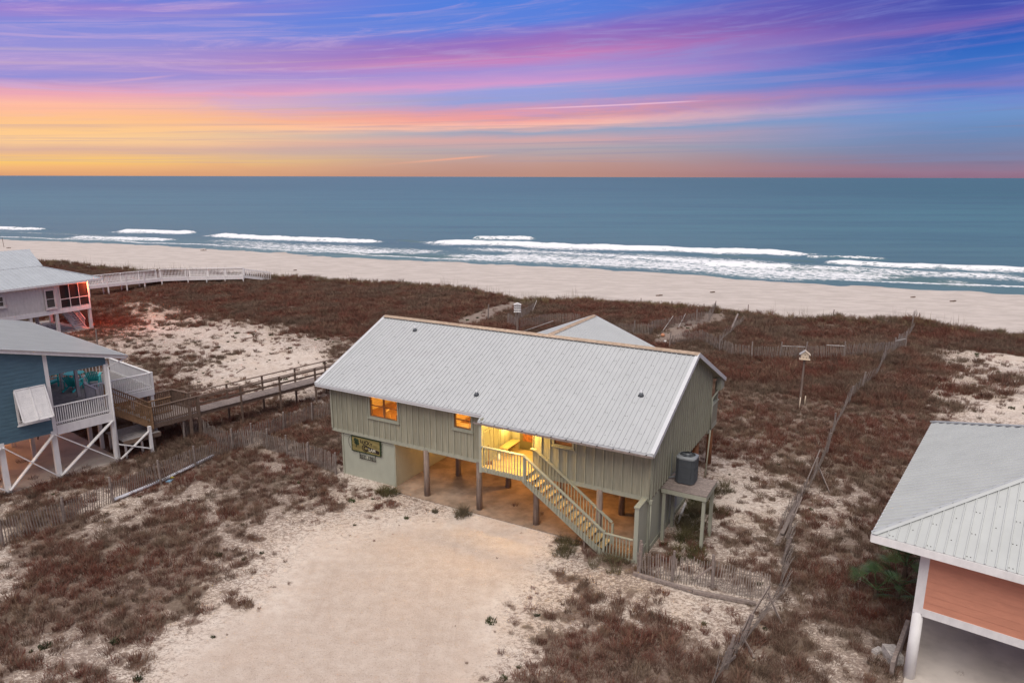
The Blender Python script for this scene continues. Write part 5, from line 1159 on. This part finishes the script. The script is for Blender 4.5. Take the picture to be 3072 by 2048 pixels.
# ---------------------------------------------------------------- sand fences
pk = MB().box(-.5, .5, -.5, .5, 0, 1).mesh('picket_mesh', M['fencewood'])
def fence(label, pts, posts=True, hgt=1.15, gap=.105, lean=(0, 0), wild=.03, post_step=3.0, missing=0., mat=None, wire=True, half=False):
    P = [p if isinstance(p, Vector) else GT(*p) for p in pts]
    if half:    # smooth the run
        pass
    seg = [0]
    for a, b in zip(P[:-1], P[1:]): seg.append(seg[-1]+math.hypot(b.x-a.x, b.y-a.y))
    t = thing('sand_fence', label, 'fence', tuple(P[0])); o = P[0]
    def at(s):
        for i in range(len(P)-1):
            if s <= seg[i+1] or i == len(P)-2:
                f = (s-seg[i])/max(1e-6, seg[i+1]-seg[i]); q = P[i].lerp(P[i+1], f); return Vector((q.x, q.y, H(q.x, q.y))), math.atan2(P[i+1].y-P[i].y, P[i+1].x-P[i].x)
    k = min(290, int(seg[-1]/gap)); rr = random.Random(len(label)*7+int(P[0].x*10))
    ph = rr.random()*6; prev = None; wires = MB()
    for i in range(k):
        s = (i+.5)*seg[-1]/k; q, a = at(s); lx = lean[0]+.10*math.sin(s*.7+ph)+rr.uniform(-wild, wild); ly = lean[1]+.05*math.sin(s*1.1+ph*2)+rr.uniform(-wild, wild)*.6
        hh = hgt*(1+rr.uniform(-.05, .05)); sink = .06+.05*math.sin(s*.9+ph)
        rot = (Matrix.Rotation(a, 3, 'Z') @ Matrix.Rotation(lx, 3, 'X') @ Matrix.Rotation(ly, 3, 'Y'))
        if rr.random() >= missing:
            c = bpy.data.objects.new('picket', pk); COL.objects.link(c); c.parent = t; c.location = q-o-Vector((0, 0, sink)); c.scale = (.038, .014, hh); c.rotation_euler = rot.to_euler()
        w = [q-o+rot @ Vector((0, .012, z)) for z in (hh*.3, hh*.78)]
        if prev and wire:
            for u_, v_ in zip(prev, w): wires.beam(u_, v_, .008, .008)
        prev = w
    if wire and wires.v: wires.build('wire', M['dark'], t)
    if posts:
        kp = max(1, round(seg[-1]/post_step))
        for i in range(kp+1):
            q, a = at(min(seg[-1]-.01, i*seg[-1]/kp)); ph_ = hgt+.12+rr.uniform(-.05, .2); l = (rr.uniform(-.05, .05)+lean[0]*.8, rr.uniform(-.05, .05), a)
            MB().cyl((0, 0, -.3), (0, 0, ph_), .062, .055, 8).build('post', M['weathered'], t); po = COL.objects[-1] if False else bpy.data.objects[[*bpy.data.objects.keys()][-1]] if False else None
            pass
    return t, P, at
_post = MB().cyl((0, 0, -.3), (0, 0, 1.3), .062, .054, 8).mesh('fence_post', M['weathered'])
def posts_on(t, pts, lean=(0, 0), h=1.0):
    for i, p in enumerate(pts):
        p = p if isinstance(p, Vector) else GT(*p); c = bpy.data.objects.new('post', _post); COL.objects.link(c); c.parent = t; c.location = Vector((p.x, p.y, H(p.x, p.y)))-Vector(t.location)
        c.rotation_euler = (random.uniform(-.05, .05)+lean[0], random.uniform(-.05, .05)+lean[1], random.random()); c.scale = (1, 1, h*random.uniform(.95, 1.08))
def brace(t, a, b, w=.09, mat=None):
    MB().beam(Vector(a)-Vector(t.location), Vector(b)-Vector(t.location), .04, w).build('brace', mat or M['weathered'], t)
f1, P, _ = fence('long slatted sand fence in the left foreground beside a white pipe', [(-60, 1655), (0, 1638), (190, 1570), (340, 1505), (484, 1450), (588, 1400), (640, 1378), (719, 1345)], False, gap=.115)
posts_on(f1, [(10, 1638), (192, 1568), (340, 1508), (484, 1452), (588, 1400), (700, 1350)])
f2, P, _ = fence('sand fence running from the fence junction up towards the green house roof', [(719, 1345), (757, 1330), (857, 1288), (937, 1262), (998, 1255)], False); posts_on(f2, [(757, 1328), (852, 1290), (937, 1264)])
f3, P, _ = fence('sand fence ending at the green house corner below the sign', [(705, 1347), (787, 1342), (860, 1366), (927, 1390), (1008, 1421)], False); posts_on(f3, [(802, 1345), (862, 1367), (925, 1390), (1008, 1422)])
f4, P, _ = fence('short sand fence starting beneath the boardwalk platform', [(553, 1320), (598, 1300), (632, 1318), (705, 1352)], False, wild=.05, missing=.1); posts_on(f4, [(554, 1320), (700, 1350)])
f6, P, _ = fence('slatted fence in front of the equipment stand joined to the wing wall', [(1912, 1722), (2010, 1745), (2138, 1765), (2230, 1790), (2312, 1800)], False, gap=.10, wild=.05); posts_on(f6, [(1917, 1725), (2015, 1745), (2138, 1768)], h=1.08); posts_on(f6, [(1914, 1722)], h=1.15)
a_, b_ = GT(2080, 1768), GT(2140, 1766); brace(f6, a_+Vector((0, 0, .45)), b_+Vector((0, 0, 1.05)), .07)
f5, P, _ = fence('long leaning sand fence between the green and salmon house yards, upper run', [(2330, 1600), (2385, 1530), (2440, 1435), (2478, 1360), (2500, 1290), (2540, 1215), (2580, 1170), (2622, 1135), (2655, 1080), (2690, 1045), (2728, 1005), (2750, 975)], False, gap=.125, lean=(.15, 0), wild=.07, missing=.08)
posts_on(f5, [(2440, 1440), (2480, 1362), (2500, 1300), (2545, 1212), (2585, 1170), (2650, 1090), (2690, 1045), (2752, 975)], (.1, 0), 1.05)
f7, P, _ = fence('collapsed end of the sand fence at the bottom of the picture', [(2125, 2075), (2170, 2010), (2215, 1950), (2260, 1880), (2290, 1830), (2335, 1790), (2345, 1700), (2360, 1610)], False, gap=.11, lean=(.28, .1), wild=.16, missing=.1); posts_on(f7, [(2180, 2005), (2225, 1930), (2345, 1690), (2360, 1620)], (.15, .1))
for (x0, y0, z0, x1, y1, z1) in ((2225, 1900, .1, 2302, 1828, 1.0), (2300, 1828, .7, 2345, 1870, 0), (2225, 1930, .3, 2265, 1975, 0), (2225, 1930, .5, 2245, 1910, .9), (2385, 1530, .1, 2455, 1400, 1.0), (2455, 1430, .5, 2490, 1480, 0), (2355, 1620, .1, 2400, 1550, 1.0), (2170, 2015, .2, 2205, 1990, .3)):
    a_, b_ = GT(x0, y0), GT(x1, y1); brace(f7 if y0 > 1600 else f5, a_+Vector((0, 0, z0)), b_+Vector((0, 0, z1)), .10)
f8, P, _ = fence('cross fence of bleached pickets below the tan birdhouse', [(2006, 1042), (2050, 1030), (2104, 1026), (2150, 1052), (2195, 1068), (2258, 1076), (2410, 1076), (2528, 1074), (2615, 1069), (2680, 1060), (2716, 1046)], False, gap=.12, wild=.05)
posts_on(f8, [(2008, 1044), (2158, 1058), (2255, 1076), (2340, 1078), (2415, 1076), (2532, 1074), (2682, 1060), (2716, 1046)], h=1.1)
for a_, b_ in (((2342, 1078), (2412, 1076)), ((2475, 1076), (2533, 1074)), ((2682, 1062), (2712, 1050))): a_, b_ = GT(*a_), GT(*b_); brace(f8, a_+Vector((0, 0, 1.15)), b_+Vector((0, 0, 1.0)), .06, M['stone'])
f9, P, _ = fence('picket fence along the left side of the right sand path', [(1840, 1003), (1900, 1006), (1945, 1008), (1970, 992), (2031, 980), (2090, 972), (2127, 966), (2165, 950)], False, gap=.13, wild=.04); posts_on(f9, [(1900, 1006), (2090, 973), (2150, 955)], h=1.15)
for a_, b_ in (((1985, 1000), (2018, 975)), ((2035, 985), (2055, 968))): a_, b_ = GT(*a_), GT(*b_); brace(f9, a_+Vector((0, 0, .1)), b_+Vector((0, 0, .9)), .06, M['stone'])
f10, P, _ = fence('picket fence behind the white birdhouse pole left of the rear roof', [(1520, 972), (1557, 990), (1600, 984), (1645, 976), (1721, 972), (1740, 975)], False, gap=.13); brace(f10, GT(1560, 1000)+Vector((0, 0, .1)), GT(1660, 990)+Vector((0, 0, .9)), .05, M['stone'])
f11, P, _ = fence('short fence on the dune crest at the head of the right path', [(2089, 934), (2120, 942), (2163, 952)], False, gap=.13, wild=.06); posts_on(f11, [(2109, 940), (2145, 955)])
f12, P, _ = fence('fence stub on the dune crest right of the path head', [(2244, 950), (2280, 950), (2305, 952)], False, gap=.14, hgt=.9); posts_on(f12, [(2243, 951)], h=1.25)
f13, P, _ = fence('half buried fence on the crest behind the rear roof', [(1905, 920), (1940, 922), (1975, 928)], False, gap=.15, hgt=.8, wild=.12); posts_on(f13, [(1922, 923)])
f14, P, _ = fence('dark fence running up the dune beside the white birdhouse', [(1545, 975), (1575, 955), (1600, 935)], False, gap=.13); brace(f14, GT(1592, 948), GT(1610, 925)+Vector((0, 0, .9)), .06, M['stone'])
f15, P, _ = fence('collapsed pickets by the curve of the right sand path', [(2150, 1050), (2158, 1020), (2190, 1000), (2215, 975)], False, gap=.15, lean=(.4, .2), wild=.25, missing=.15)
for x_, y_, lb, h_ in ((2013, 932, 'lone dark post on the dune crest behind the rear roof', 1.0), (2497, 963, 'lone dark post on the crest right of the tan birdhouse', 1.1), (2752, 977, 'thick dark post at the seaward end of the long fence', 1.2), (1464, 962, 'lone grey post beside the left sand path', 1.3), (293, 1040, 'lone dark post in the scrub beside the white house', 1.3)):
    p = GT(x_, y_); c = bpy.data.objects.new('fence_post', _post); COL.objects.link(c); c.location = p; c.scale = (1.1, 1.1, h_); c.rotation_euler = (.03, .04, 0); tag(c, lb, 'post', 'lone posts in the dunes')
# ---------------------------------------------------------------- birdhouses
b1 = thing('birdhouse', 'tan gabled birdhouse on a tall brown pole right of the green house', 'birdhouse', tuple(GT(2398, 1222)))
z0 = H(b1.location.x, b1.location.y); m = MB().cyl((0, 0, -.4), (.03, 0, 3.95-z0), .075, .065, 10).build('pole', M['rust_pile'] if False else M['pile'], b1)
m = MB(); hz = 3.95-z0; yaw = -.35
bb_ = bpy.data.objects.new('house_box', MB().prism([(-.24, -.2, 0), (.24, -.2, 0), (.24, -.2, .33), (0, -.2, .52), (-.24, -.2, .33)], (0, .4, 0)).mesh('house_box', M['bird_cream'])); COL.objects.link(bb_); bb_.parent = b1; bb_.location = (.03, 0, hz); bb_.rotation_euler = (0, 0, yaw)
for s in (-1, 1): MB().prism([(0, -.26, .545), (s*.34, -.26, .27), (s*.34, -.26, .295), (0, -.26, .57)], (0, .52, 0)).build('roof', M['bird_roof'] if s < 0 else M['bird_cream'], bb_)
MB().box(-.34, .34, -.28, .28, -.03, 0).build('floor_board', M['bird_cream'], bb_)
for a_, b_ in ((-.1, .12), (.1, .12), (0, .3)): MB().cyl((a_, -.202, b_), (a_, -.21, b_), .03, k=8).build('entrance', M['dark'], bb_)
b2 = thing('birdhouse', 'white many storeyed birdhouse on a tall pole behind the green house roof', 'birdhouse', tuple(GT(1552, 1008))); 
z0 = H(b2.location.x, b2.location.y); ztop = 3.72-z0; MB().cyl((0, 0, -.4), (0, 0, ztop), .10, .08, 10).build('pole', M['pile'], b2)
for i in range(3):
    s_ = bx('storey', M['bird_white'], b2, -.26, .26, -.22, .22, ztop+.03+i*.22, ztop+.19+i*.22); bx('ledge', M['bird_white'], b2, -.32, .32, -.28, .28, ztop+i*.22, ztop+.028+i*.22)
    for x_ in (-.15, .0, .15): MB().cyl((x_, -.222, ztop+.12+i*.22), (x_, -.23, ztop+.12+i*.22), .03, k=8).build('entrance', M['dark'], b2)
MB().prism([(-.34, -.3, ztop+.67), (.34, -.3, ztop+.67), (0, -.3, ztop+.82)], (0, .6, 0)).build('roof', M['bird_white'], b2)
# ---------------------------------------------------------------- loose things lying about
def plank(name, label, cat, a, b, w, h, mat, z=(0, 0)):
    a, b = GT(*a), GT(*b); c = (a+b)/2; a.z += z[0]+h/2; b.z += z[1]+h/2; o = MB().beam(a-c, b-c, w, h).build(name, mat, None); o.location = c; return tag(o, label, cat)
plank('timber_edging', 'long pale timber edging lying on the sand below the slatted fence', 'timber', (1900, 1724), (2078, 1778), .14, .12, M['weathered'], (.02, .05))
plank('timber_edging', 'lower length of timber edging leading towards the collapsed fence', 'timber', (2078, 1780), (2268, 1815), .14, .12, M['weathered'], (.05, .02))
plank('board', 'upper of two long grey boards lying beside the leaning fence', 'board', (2400, 1497), (2345, 1612), .16, .05, M['weathered'], (.25, .16)); plank('board', 'lower of two long grey boards lying beside the leaning fence', 'board', (2392, 1505), (2330, 1637), .22, .06, M['weathered'], (.05, .02))
for i, (a_, b_, lb) in enumerate((((342, 1505), (484, 1448), 'long white pipe along the foot of the left fence, nearer length'), ((484, 1448), (640, 1372), 'long white pipe along the foot of the left fence, farther length'))):
    A_, B_ = GT(*a_), GT(*b_); c = (A_+B_)/2; o = MB().cyl(A_-c+Vector((0, 0, .12)), B_-c+Vector((0, 0, .12)), .085, k=10).build('pipe', M['pvc'], None, True); o.location = c; tag(o, lb, 'pipe')
for (x_, y_, x2, y2, lb) in ((2397, 1230, 2403, 1203, 'short white stake left of the birdhouse pole foot'), (2413, 1217, 2417, 1200, 'short white stake right of the birdhouse pole foot')):
    p = GT(x_, y_); o = MB().cyl((0, 0, 0), (.02, 0, .9 if x_ < 2400 else .7), .03, k=8).build('stake', M['bird_cream'], None, True); o.location = p; tag(o, lb, 'stake')
p = GT(495, 1442); rr = random.Random(4); m = MB()
for i in range(7): x_, y_ = rr.uniform(-.35, .35), rr.uniform(-.12, .12); m.prism([(x_-.12, y_-.08, 0), (x_+.1, y_-.1, 0), (x_+.14, y_+.06, 0), (x_-.05, y_+.1, 0)], (rr.uniform(-.05, .05), 0, rr.uniform(.03, .09)))
o = m.build('plastic_bag', M['bluebag'], None); o.location = p; tag(o, 'crumpled pale blue plastic bag by the left fence', 'bag')
o = MB().cyl((-.12, 0, .07), (.12, 0.03, .07), .06, k=10).cyl((.12, .03, .07), (.18, .045, .07), .03, k=8).build('bottle', M['yellow'], None, True); o.location = GT(512, 1436); tag(o, 'yellow plastic bottle lying beside the blue bag', 'bottle')
for x_, y_, r_, mt, lb in ((1988, 1010, .2, 'shell', 'orange float lying at the start of the right path'), (1995, 1028, .14, 'white', 'white float lying below the orange one')):
    me = bpy.data.meshes.new('float'); bm = bmesh.new(); bmesh.ops.create_icosphere(bm, subdivisions=2, radius=r_); bm.to_mesh(me); bm.free(); me.materials.append(M[mt]); o = bpy.data.objects.new('float', me); COL.objects.link(o); p = GT(x_, y_); o.location = p+Vector((0, 0, r_*.8)); o.scale = (1, 1, .9); tag(o, lb, 'float')
a_ = plank('driftwood', 'bleached branch curving over the dune right of the path', 'driftwood', (2190, 1000), (2212, 965), .14, .12, M['weathered'], (.1, .7))
plank('driftwood', 'dark stick lying on the sand left of the boardwalk', 'driftwood', (710, 1119), (736, 1103), .07, .05, M['brownwood'])
for x_, y_, s_, lb in ((610, 752, .7, 'dark lump of driftwood on the upper beach'), (1978, 888, .5, 'thin dark driftwood stick on the beach above the crest'), (2138, 878, .4, 'small dark driftwood piece near the middle of the beach'), (25, 745, .5, 'dark debris at the far left of the beach'), (885, 812, .3, 'tiny dark driftwood bit on the beach left of centre'), (2740, 893, .4, 'small stick on the beach at the right'), (2860, 905, .5, 'pair of dark sticks far right on the beach')):
    p = GT(x_, y_); o = MB().beam((-s_, 0, .08), (s_, .2, .12), .16*s_+.06, .14).beam((-.1, 0, .1), (.2*s_, -.3*s_, .3*s_+.1), .08, .08).build('driftwood', M['brownwood'], None); o.location = p; tag(o, lb, 'driftwood', 'driftwood on the beach')
p = GT(25, 742); o = MB().cyl((0, 0, 0), (-.1, 0, 2.4), .06, k=6).build('beach_pole', M['weathered'], None); o.location = GT(12, 742); tag(o, 'thin grey pole standing on the beach at the far left', 'pole')
plank('pipe', 'white pipe end leaning out of the ground beside the green house', 'pipe', (2032, 1575), (2055, 1525), .09, .09, M['white2'], (.0, .25))
plank('wood_stake', 'grey post leaning beside the tall fence at the bottom right', 'stake', (2240, 1945), (2262, 1975), .07, .06, M['weathered'], (.1, 0))
